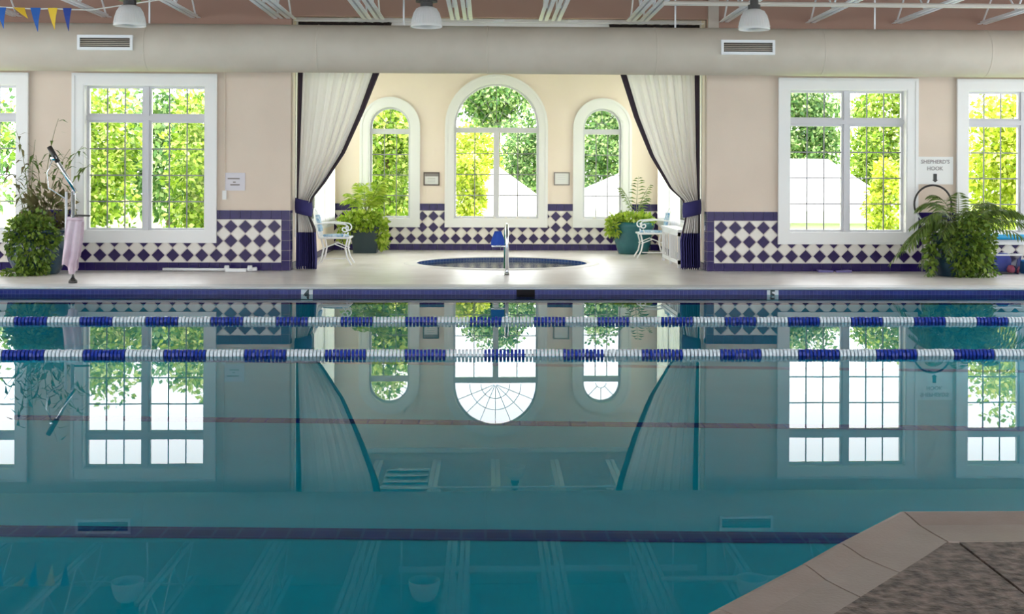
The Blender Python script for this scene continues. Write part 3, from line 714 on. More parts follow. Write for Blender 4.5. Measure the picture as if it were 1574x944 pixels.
# ------------------------------------------------------------------ curtains
def curtain(label, inner, wallx, sgn, seed):
    c = thing('curtain', (wallx[-1][1] + sgn * .15, 18.98, ZD), label, 'curtain', 'alcove curtains')
    rr = random.Random(seed); ph = [rr.uniform(0, 6) for _ in range(4)]
    NS, NZ = 132, 90; z1, z0 = 3.878, ZD + .02
    grid = []
    for j in range(NZ + 1):
        z = lerp(z1, z0, j / NZ); xi = interp(inner, z); xw = interp(wallx, z); wd = abs(xi - xw)
        amp = .030 + .045 * max(0, 1 - wd / 1.2); row = []
        for i in range(NS + 1):
            s_ = i / NS; u = 2 * PI * (8.5 * s_) + .35 * math.sin(z * 1.3 + ph[0])
            y = 18.98 + amp * (math.sin(u + ph[1]) + .35 * math.sin(2.3 * u + ph[2] + .4 * z)) * (.6 + .4 * math.sin(s_ * 5 + ph[3]))
            x = lerp(xw, xi, s_) + .006 * math.sin(u * 2)
            zz = z if j < NZ else z + (.03 * math.sin(u + 1) if True else 0) - .0
            row.append((x, y, zz))
        grid.append(row)
    def piece(name, i0, i1, j0, j1, m, push=0.0):
        mb = MB(); nn = i1 - i0 + 1
        for j in range(j0, j1 + 1): mb.v += [(p[0], p[1] - push, p[2]) for p in grid[j][i0:i1 + 1]]
        for j in range(j1 - j0):
            mb.f += [(j * nn + i, j * nn + i + 1, (j + 1) * nn + i + 1, (j + 1) * nn + i) for i in range(nn - 1)]
        o = mk(name, mb, M[m], c, True, fix=False); md = o.modifiers.new('thickness', 'SOLIDIFY'); md.thickness = .006
        return o
    jh = int(NZ * (z1 - 3.775) / (z1 - z0)); jb = int(NZ * (z1 - .66) / (z1 - z0)); ib = 11; io = 8
    piece('panel', io, NS - ib, jh, jb, 'curtain'); piece('inner_border', NS - ib, NS, jh, jb, 'cborder'); piece('outer_border', 0, io, jh, jb, 'cborder')
    piece('hem', 0, NS, jb, NZ, 'cnavy'); piece('heading', 0, NS, 0, jh, 'cblack')
    zt_ = 1.045; xa, xb = interp(wallx, zt_), interp(inner, zt_)
    mb = MB(); n = 20; vs = []
    for q, z in enumerate((zt_ + .115, zt_ + .05, zt_ - .05, zt_ - .115)):
        for k in range(n):
            a = 2 * PI * k / n; bulge = .01 if q in (1, 2) else 0
            vs.append(((xa + xb) / 2 + (abs(xb - xa) / 2 + .022 + bulge) * math.cos(a), 18.98 + (.105 + bulge) * math.sin(a), z - .03 * math.cos(a) * sgn))
    mb.add(vs, [(q * n + k, q * n + (k + 1) % n, (q + 1) * n + (k + 1) % n, (q + 1) * n + k) for q in range(3) for k in range(n)])
    o = mk('tieback', mb, M['cnavy'], c, True); md = o.modifiers.new('thickness', 'SOLIDIFY'); md.thickness = .008
    return c
curtain('cream curtain with dark edging tied back at the left of the alcove',
        [(3.90, -1.466), (3.1, -1.652), (2.525, -1.877), (1.878, -2.171), (1.43, -2.466), (1.18, -2.665), (.93, -2.715), (.715, -2.62), (.24, -2.60), (.1, -2.61)],
        [(3.9, -2.885), (1.2, -2.90), (.1, -2.91)], 1, 3)
curtain('cream curtain with dark edging tied back at the right of the alcove',
        [(3.93, 1.853), (3.13, 2.037), (2.45, 2.261), (1.85, 2.514), (1.35, 2.818), (1.17, 3.02), (.93, 3.07), (.55, 2.985), (.25, 2.995), (.1, 3.0)],
        [(3.9, 3.265), (1.2, 3.275), (.1, 3.285)], -1, 5)
rod = mk('curtain_rod', MB().tube([(AX0 + .004, 18.98, 3.897), (AX1 - .004, 18.98, 3.897)], .011, 8), M['whitepaint'], origin=(.2, 18.98, 3.87)); props(rod, 'thin white curtain rod across the head of the alcove', 'curtain rod')

# ------------------------------------------------------------------ lane ropes
disc_prof = [(.012, -.0125), (.047, -.011), (.047, .011), (.012, .0125)]
def lane_rope(Y, x0, x1, ph, per_n, label):
    period = .668; pitch = period / per_n
    rp = thing('lane_rope', ((x0 + x1) / 2, Y, 0), label, 'lane rope', 'floating lane ropes')
    meshes = [mesh_of('float_disc', MB().lathe((0, 0, 0), [(r, h * pitch / .0371 * 1.12) for r, h in disc_prof], 10, 'X'), M[m]) for m in ('blue', 'whitef')]
    mk('rope_cable', MB().tube([(-PX, Y, .008), (PX, Y, .008)], .007, 6), M['cable'], rp)
    k0 = math.ceil((x0 - ph) / pitch); k1 = math.floor((x1 - ph) / pitch)
    is_blue = lambda k: (k % per_n) < per_n / 2 - .01
    for k in range(k0, k1 + 1):
        o = bpy.data.objects.new('float_disc', meshes[0 if is_blue(k) else 1]); col.objects.link(o); o.parent = rp
        o.location = (ph + (k + .5) * pitch - (x0 + x1) / 2, 0, .008 + R.uniform(-.0025, .0025)); o.rotation_euler = (R.uniform(0, 3), R.uniform(-.03, .03), R.uniform(-.05, .05))
    for blue in (True, False):
        mb = MB()
        for k in list(range(math.ceil((-PX + .1 - ph) / pitch), k0)) + list(range(k1 + 1, math.floor((PX - .1 - ph) / pitch))):
            if is_blue(k) == blue: mb.lathe((ph + (k + .5) * pitch, Y, .008), disc_prof, 8, 'X')
        o = mk('float_run', mb, M['blue' if blue else 'whitef'], rp); o['kind'] = 'stuff'
lane_rope(12.9, -5.05, 5.72, -4.853, 18, 'blue and white lane rope nearer the far pool edge')
lane_rope(10.45, -4.10, 4.62, -4.03, 21, 'blue and white lane rope nearer the camera')

# ------------------------------------------------------------------ plants
def rand_dir(r):
    while True:
        v = Vector((r.uniform(-1, 1), r.uniform(-1, 1), r.uniform(-1, 1)))
        if .05 < v.length < 1: return v.normalized()
def leaf_ball(mb, c, rad, n, size, r, shell=.55, droop=.3, lim=None):
    c = Vector(c)
    for _ in range(n):
        d = rand_dir(r); t = lerp(shell, 1, r.random() ** .6)
        p = c + Vector((d.x * rad[0], d.y * rad[1], d.z * rad[2])) * t
        if lim is not None and p.z < lim: continue
        dd = (d + rand_dir(r) * .9 + Vector((0, 0, -droop))).normalized(); sz = size * r.uniform(.6, 1.3)
        mb.leaf(p, dd, rand_dir(r), sz, sz * .62)
def frond(parent, base, az, ln, rise, droop, leaf, n, m, r, stem='stem', lean=.0, tubeR=.007):
    base = Vector(base); hd = Vector((math.cos(az), math.sin(az), 0)); sd = Vector((-hd.y, hd.x, 0))
    pt = lambda t: base + hd * ln * (t * .85 + .15 * t * t) + Vector((0, 0, rise * t - droop * t * t)) + sd * lean * t * t
    pts = [pt(i / 10) for i in range(11)]
    f = mk('frond', MB().tube(pts, [lerp(tubeR, .002, i / 10) for i in range(11)], 5), M[stem], parent)
    mb = MB()
    for i in range(n):
        t = lerp(.22, 1.0, i / n); p = pt(t); tg = (pt(min(1, t + .02)) - pt(t - .02)).normalized(); l = leaf * math.sin(PI * lerp(.25, .95, t)) * r.uniform(.8, 1.15) + leaf * .2
        for sg in (-1, 1):
            d = (tg * .75 + sd * sg * .8 + Vector((0, 0, -.35 + r.uniform(-.15, .15)))).normalized()
            q = p + d * l * .55 + Vector((0, 0, -.05 * l)); nn = tg.cross(d).normalized(); wv = d.cross(nn).normalized() * leaf * .075
            tip = p + d * l + Vector((0, 0, -.28 * l))
            mb.add([p, q + wv, tip, q - wv], [(0, 1, 2, 3)])
    o = mk('leaflets', mb, M[m], f, fix=False); o['kind'] = 'stuff'
    return f
def pot(parent, c, prof, m, n=40, soil=None):
    o = mk('pot', MB().lathe(c, prof, n), M[m], parent, True)
    sr, sh = soil; mk('soil', MB().lathe(c, [(.001, sh), (sr, sh)], n), M['soil'], parent)
    return o
# left planter by the first window
L = (-6.46, 18.02, ZD); r = random.Random(11)
pl = thing('potted_plant', L, 'navy glazed pot with trailing bush and tall wispy stems by the left window', 'potted plant')
pot(pl, L, [(.001, 0), (.28, 0), (.30, .02), (.40, .20), (.435, .36), (.41, .50), (.37, .55), (.37, .58), (.43, .60), (.43, .635), (.38, .64), (.35, .60), (.35, .5), (.001, .5)], 'pot_navy', soil=(.36, .56))
mb = MB(); leaf_ball(mb, (-6.43, 17.72, .62), (.37, .26, .40), 1900, .075, r, .35, .7, ZD + .01); leaf_ball(mb, (-6.40, 17.68, .25), (.24, .13, .22), 500, .07, r, .3, 1, ZD + .005)
leaf_ball(mb, (-6.58, 17.55, .15), (.2, .1, .06), 120, .08, r, .3, .5, ZD + .005)
o = mk('trailing_foliage', mb, M['bush'], pl, fix=False); o['kind'] = 'stuff'
mb = MB(); leaf_ball(mb, (-6.32, 18.05, 1.0), (.36, .22, .35), 260, .13, r, .2, .1)
o = mk('brown_foliage', mb, M['dry'], pl, fix=False); o['kind'] = 'stuff'
for (dx, dy, h_, bend, az) in ((-.12, 0, 1.75, .25, 2.6), (.05, .05, 1.95, .22, .3), (.12, -.05, 1.45, .35, 0.0), (-.2, .05, 1.25, .3, 3.0), (.2, 0, 1.5, .45, -.2), (-.02, .08, 1.1, .25, 2.9), (.22, .04, 1.2, .5, .2), (-.08, -.08, 1.6, .1, 1.0), (.02, .1, 1.35, .12, 4.0), (-.15, .06, 1.0, .3, 3.4)):
    b = Vector((L[0] + dx, L[1] + dy, .62)); hd = Vector((math.cos(az), math.sin(az) * .4, 0))
    pts = [b + Vector((0, 0, h_ * t)) * (1 - .12 * t * t) + hd * bend * t * t for t in [i / 9 for i in range(10)]]
    st = mk('stem', MB().tube(pts, [lerp(.008, .003, i / 9) for i in range(10)], 5), M['stem'], pl)
    mb = MB()
    for q in range(17):
        t = r.uniform(.25, 1); k = min(8, int(t * 9)); p = pts[k].lerp(pts[k + 1], t * 9 - k)
        a = r.uniform(0, 2 * PI); d = Vector((math.cos(a), math.sin(a) * .6, r.uniform(-.4, .5))).normalized(); l = r.uniform(.14, .26)
        mid = p + d * l * .5; tip = p + d * l + Vector((0, 0, -.08)); wv = Vector((0, 0, 1)).cross(d).normalized() * .022
        mb.add([p, mid + wv, tip, mid - wv], [(0, 1, 2, 3)])
    o = mk('leaves', mb, M['frond' if dx > -.1 else 'dry'], st, fix=False); o['kind'] = 'stuff'
# right planter under the hook sign
L = (6.86, 17.88, ZD); r = random.Random(23)
pr = thing('potted_plant', L, 'navy pot with arching palm fronds and round bush under the hook sign', 'potted plant')
pot(pr, L, [(.001, 0), (.28, 0), (.30, .02), (.37, .20), (.385, .36), (.37, .50), (.34, .55), (.39, .58), (.39, .615), (.35, .62), (.33, .58), (.33, .5), (.001, .5)], 'pot_navy', soil=(.34, .55))
mb = MB(); leaf_ball(mb, (6.93, 17.58, .58), (.38, .27, .42), 2400, .072, r, .3, .6, ZD + .01); leaf_ball(mb, (7.02, 17.55, .22), (.34, .16, .16), 420, .07, r, .3, 1, ZD + .005)
leaf_ball(mb, (6.4, 17.62, .45), (.08, .1, .4), 160, .09, r, .3, 1.2, ZD + .01)
o = mk('bush_foliage', mb, M['bush'], pr, fix=False); o['kind'] = 'stuff'
B = (L[0] + .02, L[1] - .06, .72)
for az, ln, rise, dr, lf in ((3.14, .75, 1.0, .95, .20), (3.3, .95, .9, 1.15, .22), (2.9, .8, .75, .95, .20), (3.6, .7, 1.15, 1.0, .22), (0.0, 1.0, 1.0, .75, .24), (.25, .9, .85, .75, .22), (-.3, .85, 1.1, .85, .22), (-.8, .6, 1.2, .8, .2), (1.2, .35, 1.15, .55, .2), (-1.6, .5, 1.0, .7, .2), (2.2, .5, 1.25, .7, .2), (.1, 1.15, .65, .8, .22), (-2.3, .65, .85, .9, .2), (4.1, .55, .7, 1.0, .2), (3.2, .62, .45, .95, .18), (3.0, .55, .3, .8, .17), (2.7, .6, 1.35, 1.0, .26), (.5, .8, 1.3, .9, .28), (-.5, .95, 1.25, 1.0, .28), (3.5, .95, 1.1, 1.35, .26), (.0, 1.3, .95, .95, .26), (2.95, 1.0, .8, 1.3, .24)):
    frond(pr, B, az, ln, rise, dr, lf, 16, 'frond', r)
# alcove left planter
L = (-2.26, 23.2, ZD); r = random.Random(31)
pa = thing('potted_plant', L, 'slate pot with lime bush and feathery yellow palm in the left alcove corner', 'potted plant')
mb = MB(); sq = lambda h, z: [(L[0] - h, L[1] - h, ZD + z), (L[0] + h, L[1] - h, ZD + z), (L[0] + h, L[1] + h, ZD + z), (L[0] - h, L[1] + h, ZD + z)]
vs = sq(.21, 0) + sq(.26, .46) + sq(.275, .47) + sq(.275, .53) + sq(.235, .53) + sq(.235, .45)
mb.add(vs, [(0, 1, 2, 3)] + [(q * 4 + i, q * 4 + (i + 1) % 4, q * 4 + 4 + (i + 1) % 4, q * 4 + 4 + i) for q in range(5) for i in range(4)]); mk('pot', mb, M['pot_slate'], pa)
mk('soil', MB().add(sq(.235, .47), [(0, 1, 2, 3)]), M['soil'], pa)
mb = MB(); leaf_ball(mb, (-2.30, 23.05, .70), (.46, .30, .20), 1300, .085, r, .3, .6, ZD + .03); leaf_ball(mb, (-2.62, 23.0, .50), (.16, .2, .22), 240, .08, r, .3, 1); leaf_ball(mb, (-1.93, 23.0, .42), (.11, .2, .26), 300, .08, r, .3, 1)
o = mk('bush_foliage', mb, M['lime'], pa, fix=False); o['kind'] = 'stuff'
for k in range(14):
    az = r.uniform(0, 2 * PI) if k > 3 else (2.9, .2, 3.5, -.4)[k]
    frond(pa, (L[0], L[1], .75), az, r.uniform(.25, .5), r.uniform(.8, 1.15), r.uniform(.3, .55), .22, 16, 'lime', r)
# alcove right planter
L = (2.73, 23.0, ZD); r = random.Random(41)
pb = thing('potted_plant', L, 'wide teal glazed pot with trailing lime leaves in the right alcove corner', 'potted plant')
pot(pb, L, [(.001, 0), (.27, 0), (.285, .02), (.34, .22), (.37, .42), (.385, .48), (.40, .50), (.40, .58), (.38, .60), (.35, .60), (.34, .56), (.34, .5), (.001, .5)], 'pot_teal', soil=(.35, .56))
mb = MB(); leaf_ball(mb, (2.70, 22.95, .75), (.45, .34, .12), 900, .085, r, .3, .5, .62); leaf_ball(mb, (2.35, 22.85, .60), (.14, .2, .2), 260, .08, r, .3, 1)
o = mk('trailing_foliage', mb, M['lime'], pb, fix=False); o['kind'] = 'stuff'
for az, ln, rise, dr in ((0.2, .3, 1.1, .4), (2.8, .3, .95, .3), (3.4, .35, 1.1, .45), (5.6, .25, .8, .35), (1.2, .2, 1.2, .35)):
    frond(pb, (L[0] + .05, L[1], .7), az, ln, rise, dr, .18, 9, 'frond', r)

# ------------------------------------------------------------------ alcove furniture
def garden_chair(loc, face, label):
    """ornate white metal chair, built facing +x then turned"""
    c = thing('garden_chair', loc, label, 'chair', 'white metal chairs')
    o0 = Vector(loc)
    def W(p):
        x, y, z = p; return (o0.x + x * face, o0.y + y, o0.z + z)
    def T(pts, rr, n=6): return MB().tube([W(p) for p in pts], rr, n)
    sw, sd, sh = .24, .24, .44
    mk('seat', MB().box(min(o0.x - sd, o0.x + sd), max(o0.x - sd, o0.x + sd), o0.y - sw, o0.y + sw, o0.z + sh - .012, o0.z + sh + .006), M['whitepaint'], c)
    mk('seat_rim', MB().tube([W(p) for p in ((-sd, -sw, sh), (sd, -sw, sh), (sd, sw, sh), (-sd, sw, sh))], .016, 6, True), M['whitepaint'], c)
    for sx, sy in ((1, -1), (1, 1), (-1, -1), (-1, 1)):
        mk('leg', T([(sx * .21, sy * .21, sh), (sx * .17, sy * .2, sh * .62), (sx * .20, sy * .21, sh * .3), (sx * .27, sy * .235, .012)], .014), M['whitepaint'], c)
    mk('apron', T([(.20, -.21, sh * .6), (.0, -.21, sh * .78), (-.20, -.21, sh * .6)], .009), M['whitepaint'], c)
    mk('apron', T([(.20, .21, sh * .6), (.0, .21, sh * .78), (-.20, .21, sh * .6)], .009), M['whitepaint'], c)
    mk('stretcher', T([(.18, -.2, sh * .25), (-.18, -.2, sh * .25)], .009), M['whitepaint'], c)
    back = mk('back_frame', T([(-.24, -.22, sh), (-.30, -.22, sh + .22), (-.33, -.15, sh + .40), (-.345, 0, sh + .46), (-.33, .15, sh + .40), (-.30, .22, sh + .22), (-.24, .22, sh)], .014), M['whitepaint'], c)
    for y in (-.11, 0, .11): mk('back_bar', T([(-.245, y, sh), (-.30, y * 1.1, sh + .22), (-.335, y * .9, sh + .43)], .008), M['whitepaint'], c)
    mk('back_scroll', T([(-.29 - .02 * math.sin(a), .1 * math.cos(a), sh + .22 + .1 * math.sin(a)) for a in [2 * PI * k / 14 for k in range(15)]], .007, 5), M['whitepaint'], c)
    for sy in (-1, 1):
        pts = [(-.30, sy * .23, sh + .22), (-.05, sy * .25, sh + .24), (.14, sy * .25, sh + .22)]
        pts += [(.16 + (.075 - .011 * k / 2) * math.cos(PI / 2 - k * .6), sy * .25, sh + .145 + (.075 - .0055 * k) * math.sin(PI / 2 - k * .6)) for k in range(0, 13)]
        mk('arm', T(pts, .011), M['whitepaint'], c)
        mk('arm_post', T([(.17, sy * .25, sh + .07), (.14, sy * .24, sh)], .011), M['whitepaint'], c)
    cu = MB(); cu.lathe((o0.x, o0.y, o0.z + sh), [(.001, .012), (.2, .012), (.215, .03), (.2, .048), (.001, .052)], 20); mk('cushion', cu, M['bluecush'], c, True)
    bc = MB()
    bc.add([W((-.262 - .02 * 0 - .05 * t_ + q * .035, y_, sh + .10 + .26 * t_)) for q in (0, 1) for t_ in (0, 1) for y_ in (-.15, .15)], [(0, 1, 3, 2), (4, 5, 7, 6), (0, 1, 5, 4), (2, 3, 7, 6), (0, 2, 6, 4), (1, 3, 7, 5)])
    mk('back_cushion', bc, M['bluecush'], c)
    return c
garden_chair((-2.42, 19.95, ZD), 1, 'white scrolled metal chair facing right beside the left curtain')
garden_chair((2.90, 21.75, ZD), -1, 'white scrolled metal chair facing left before the teal pot')
rc = thing('louvred_bench', (3.13, 20.5, ZD), 'white slatted bench along the right alcove wall', 'bench')
mk('bench_top', MB().box(2.985, AX1 - .09, 19.25, 21.15, ZD + .56, ZD + .60), M['whitepaint'], rc)
mk('bench_rail', MB().box(3.0, 3.04, 19.3, 21.1, ZD + .06, ZD + .12), M['whitepaint'], rc); mk('bench_rail', MB().box(3.0, 3.04, 19.3, 21.1, ZD + .50, ZD + .56), M['whitepaint'], rc)
for y in (19.3, 20.2, 21.05):
    for x in (3.0, AX1 - .15): mk('leg', MB().box(x, x + .045, y, y + .05, ZD, ZD + .56), M['whitepaint'], rc)
for k in range(9): mk('slat', MB().box(3.012, 3.028, 19.4 + k * .19, 19.42 + k * .19, ZD + .12, ZD + .50), M['whitepaint'], rc)

# sheers added to brighten the far half of the side windows
msh = bpy.data.materials.new('white_sheer'); msh.use_nodes = True; nt = msh.node_tree; nt.nodes.remove(nt.nodes['Principled BSDF'])
tr = nt.nodes.new('ShaderNodeBsdfTranslucent'); tr.inputs['Color'].default_value = (.92, .92, .94, 1)
tp = nt.nodes.new('ShaderNodeBsdfTransparent'); mx = nt.nodes.new('ShaderNodeMixShader'); mx.inputs[0].default_value = .35
nt.links.new(tr.outputs[0], mx.inputs[1]); nt.links.new(tp.outputs[0], mx.inputs[2]); nt.links.new(mx.outputs[0], nt.nodes['Material Output'].inputs['Surface'])
for X, sg, nm in ((AX0, 1, 'left'), (AX1, -1, 'right')):
    sh = thing('sheer_curtain', (X + sg * .05, 22.3, .62), 'white sheer curtain added for brightness over the %s side window of the alcove' % nm, 'curtain', 'alcove sheers')
    mb = MB(); n = 90
    for z in (3.66, 2.6, 1.6, .64):
        mb.v += [(X + sg * (.045 + .016 * math.sin(i * .9 + z * .3)), lerp(20.95, 23.80, i / n), z) for i in range(n + 1)]
    mb.f = [(q * (n + 1) + i, q * (n + 1) + i + 1, (q + 1) * (n + 1) + i + 1, (q + 1) * (n + 1) + i) for q in range(3) for i in range(n)]
    mk('sheer_panel', mb, msh, sh, True, fix=False)
    mk('sheer_rod', MB().tube([(X + sg * .045, 20.9, 3.67), (X + sg * .045, 23.85, 3.67)], .009, 6), M['whitepaint'], sh)

# hot tub handrail with a towel
hr = thing('handrail', (.29, 17.95, ZD), 'chrome handrail standing at the front of the hot tub', 'handrail')
hx = .293
mk('rail_tube', MB().tube([(hx, 17.9, ZD), (hx, 17.9, .62), (hx, 17.93, .73), (hx, 18.02, .80), (hx, 18.2, .815), (hx, 18.9, .74), (hx, 19.25, .62), (hx, 19.4, .45), (hx, 19.42, -.3)], .026, 12), M['chrome'], hr, True)
mk('flange', MB().lathe((hx, 17.9, ZD), [(.03, .03), (.05, .018), (.06, .0)], 16), M['chrome'], hr, True)
mk('side_rail', MB().tube([(hx - .01, 18.7, .47), (hx - .22, 18.7, .47)], .012, 8), M['chrome'], hr, True); mk('side_rail', MB().tube([(hx, 18.7, .77), (hx, 18.7, .47)], .012, 8), M['chrome'], hr, True)
tb = thing('blue_towel', (hx - .12, 18.7, .47), 'small bright blue towel hung on the chrome handrail', 'towel')
mb = MB(); g = []
for j in range(9):
    t = j / 8; wv = lerp(.05, .1, min(1, t * 1.6))
    for i in range(9):
        s_ = i / 8; g.append((hx - .125 - wv + 2 * wv * s_, 18.68 + .012 * math.sin(s_ * 9 + t * 2), .70 - .215 * t))
mb.add(g, [(j * 9 + i, j * 9 + i + 1, j * 9 + i + 10, j * 9 + i + 9) for j in range(8) for i in range(8)])
o = mk('cloth', mb, M['towelb'], tb, True, fix=False); o.modifiers.new('thickness', 'SOLIDIFY').thickness = .012

# ------------------------------------------------------------------ pool lift with towel
lf = thing('pool_lift', (-5.43, 16.4, ZD), 'steel pool lift post with raised slanting arm at the left pool edge', 'pool lift')
LX, LY = -5.43, 16.42
mk('socket', MB().lathe((LX, LY, ZD), [(.001, .0), (.055, .0), (.055, .03), (.04, .05), (.03, .06)], 16), M['dark'], lf)
mk('post', MB().tube([(LX, LY, ZD + .02), (LX, LY, 1.30)], .028, 12), M['chrome'], lf, True)
mk('rear_post', MB().tube([(LX - .10, LY + .03, .35), (LX - .10, LY + .03, 1.30)], .018, 10), M['steel'], lf, True)
mk('arm', MB().tube([(LX + .03, LY, 1.29), (LX - .12, LY, 1.55), (LX - .31, LY, 1.88)], [.026, .026, .022], 10), M['chrome'], lf, True)
mk('arm_sleeve', MB().tube([(LX - .20, LY, 1.69), (LX - .315, LY, 1.89)], .034, 10), M['dark'], lf, True)
mk('brace', MB().tube([(LX - .27, LY, 1.72), (LX - .34, LY, 1.55), (LX - .33, LY + .02, 1.35), (LX - .10, LY + .03, 1.20)], .008, 6), M['chrome'], lf, True)
mk('pulley', MB().lathe((LX - .25, LY, 1.74), [(.001, -.03), (.04, -.03), (.04, .03), (.001, .03)], 14, 'Y'), M['chrome'], lf, True)
mk('crossbar', MB().tube([(LX - .02, LY, .99), (LX + .22, LY, .985)], .012, 8), M['dark'], lf, True)
mk('lower_bar', MB().tube([(LX - .10, LY + .03, .90), (LX + .12, LY - .02, .90)], .012, 8), M['dark'], lf, True)
mk('lower_tie', MB().tube([(LX - .10, LY + .03, .36), (LX, LY, .36)], .012, 8), M['steel'], lf, True)
tw_ = thing('pink_towel', (LX, LY - .03, .25), 'pale pink towel hanging on the pool lift post', 'towel')
mb = MB(); NU, NV = 24, 20
for side, sgn in ((0, -1), (1, 1)):
    g = []
    for j in range(NV + 1):
        t = j / NV
        for i in range(NU + 1):
            s_ = i / NU; x0_, x1_ = lerp(-.075, -.125, t), lerp(.13, .055, t ** 1.3) if t < .8 else lerp(.13, .055, 1)
            ln = .60 + .10 * s_ * (1 if side == 0 else .6) - .04 * math.sin(s_ * 7)
            fold = .022 * math.sin(s_ * 14 + 2 * t) * (.3 + t)
            g.append((LX + lerp(x0_, x1_, s_), LY - .0 + sgn * (.035 + .03 * math.sin(min(1, t * 3) * PI / 2)) + fold, .93 - ln * t))
    mb.add(g, [(j * (NU + 1) + i, j * (NU + 1) + i + 1, (j + 1) * (NU + 1) + i + 1, (j + 1) * (NU + 1) + i) for j in range(NV) for i in range(NU)])
o = mk('cloth', mb, M['towel'], tw_, True, fix=False); o.modifiers.new('thickness', 'SOLIDIFY').thickness = .008
mk('fold', MB().tube([(LX + x_, LY, .935) for x_ in (-.075, 0, .07, .13)], .036, 8), M['towel'], tw_, True)

# ------------------------------------------------------------------ signs and wall fittings
def signboard(name, x0, x1, z0, z1, Y, m, label, cat, frame=None, fw=.02, thick=.012):
    s_ = thing(name, ((x0 + x1) / 2, Y, (z0 + z1) / 2), label, cat)
    if frame:
        mk('frame', MB().ring(rect(x0, x1, z0, z1), rect(x0 + fw, x1 - fw, z0 + fw, z1 - fw), Y, Y - .022), M[frame], s_)
        mk('panel', MB().box(x0 + fw * .5, x1 - fw * .5, Y - .008, Y - .002, z0 + fw * .5, z1 - fw * .5), M[m], s_)
    else: mk('panel', MB().box(x0, x1, Y - thick, Y - .001, z0, z1), M[m], s_)
    return s_
sg = signboard('wall_sign', 6.562, 7.108, 1.432, 1.855, DM, 'signw', "white sign reading SHEPHERD'S HOOK with a down arrow", 'sign')
tw2 = lambda cx, cz: (lambda x, y, z: (cx + x, DM - .0135 - z, cz + y))
text_mesh('lettering', "SHEPHERD'S", .082, M['signg'], sg, tw2(6.832, 1.775), .0012); text_mesh('lettering', "HOOK", .082, M['signg'], sg, tw2(6.828, 1.672), .0012)
ar = [(6.803, 1.595), (6.803, 1.50), (6.785, 1.50), (6.83, 1.462), (6.875, 1.50), (6.857, 1.50), (6.857, 1.595)]
mk('arrow', MB().prism(ar, DM - .0155, DM - .0125), M['ink'], sg)
sg = signboard('wall_notice', -3.918, -3.622, 1.30, 1.565, DM, 'signl', 'small pale notice on the wall right of the left window', 'sign')
for x0, x1, z in ((-3.88, -3.70, 1.478), (-3.80, -3.76, 1.425), (-3.84, -3.70, 1.385)): mk('print_line', MB().box(x0, x1, DM - .0135, DM - .0118, z - .010, z + .010), M['frameg'], sg)
sg = signboard('framed_notice', -1.228, -.918, 1.352, 1.612, DA, 'signw', 'brown framed notice left of the wide arched window', 'sign', 'frameb', .024)
mk('heading_strip', MB().box(-1.20, -.945, DA - .012, DA - .0075, 1.53, 1.588), M['frameg'], sg)
for k in range(3): mk('print_line', MB().box(-1.15, -1.0, DA - .0095, DA - .0078, 1.49 - k * .035, 1.497 - k * .035), M['frameg'], sg)
sg = signboard('framed_notice', 1.297, 1.605, 1.365, 1.622, DA, 'signw', 'grey framed notice right of the wide arched window', 'sign', 'frameg', .022)
for k in range(3): mk('print_line', MB().box(1.37, 1.52, DA - .0095, DA - .0078, 1.56 - k * .04, 1.566 - k * .04), M['signl'], sg)
cd = thing('wall_conduit', (-3.925, DM - .01, 1.18), 'thin wall conduit with small box beside the left window', 'conduit')
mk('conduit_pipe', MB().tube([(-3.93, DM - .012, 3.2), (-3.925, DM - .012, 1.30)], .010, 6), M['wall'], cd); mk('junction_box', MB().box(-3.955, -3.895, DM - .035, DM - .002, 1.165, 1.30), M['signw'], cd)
hk = thing('shepherds_hook', (6.76, 18.45, ZD), 'large metal rescue hook hanging under the hook sign', 'rescue hook')
hp = [(6.755 + .285 * math.cos(a), 18.52, 1.13 + .29 * math.sin(a)) for a in [-.35 + (PI + .7) * k / 24 for k in range(25)]]
mk('hook_loop', MB().tube(hp, .015, 8), M['dark'], hk, True); mk('hook_pole', MB().tube([hp[-1], (6.62, 18.54, .85), (6.60, 18.55, ZD + .01)], .014, 8), M['cable'], hk, True)
mk('wall_clip', MB().box(6.74, 6.77, 18.50, DM - .003, 1.405, 1.43), M['dark'], hk)
sk = thing('skimmer_pole', (-4.1, 18.4, ZD), 'white pole with fittings lying along the foot of the wall', 'pole')
mk('pole_shaft', MB().tube([(-4.80, 18.50, ZD + .03), (-3.44, 18.42, ZD + .03)], .022, 8), M['whitepaint'], sk, True)
mk('pole_bracket', MB().box(-3.85, -3.55, 18.36, 18.40, ZD + .004, ZD + .05), M['whitepaint'], sk)
for x in (-3.84, -3.50): mk('pole_clip', MB().lathe((x, 18.41, ZD + .05), [(.001, -.03), (.045, -.03), (.045, .03), (.001, .03)], 12, 'X'), M['whitepaint'], sk, True)
mk('pole_tip', MB().tube([(-3.5, 18.42, ZD + .03), (-3.40, 18.40, ZD + .045)], .03, 8), M['whitepaint'], sk, True)
fn = thing('swim_fin', (5.24, 18.5, ZD), 'pair of dark purple swim fins on the deck under the right window', 'fins')
for sx in (-1, 1):
    pts = [(5.24 + sx * .02, 18.45), (5.24 + sx * .25, 18.42), (5.24 + sx * .24, 18.58), (5.24 + sx * .03, 18.53)]; n = 4
    mk('fin_blade', MB().add([(x, y, ZD + .002) for x, y in pts] + [(x, y, ZD + .028 + (.012 if i in (1, 2) else 0)) for i, (x, y) in enumerate(pts)], [(0, 1, 2, 3), (4, 5, 6, 7)] + [(i, (i + 1) % 4, (i + 1) % 4 + 4, i + 4) for i in range(4)]), M['purple'], fn)
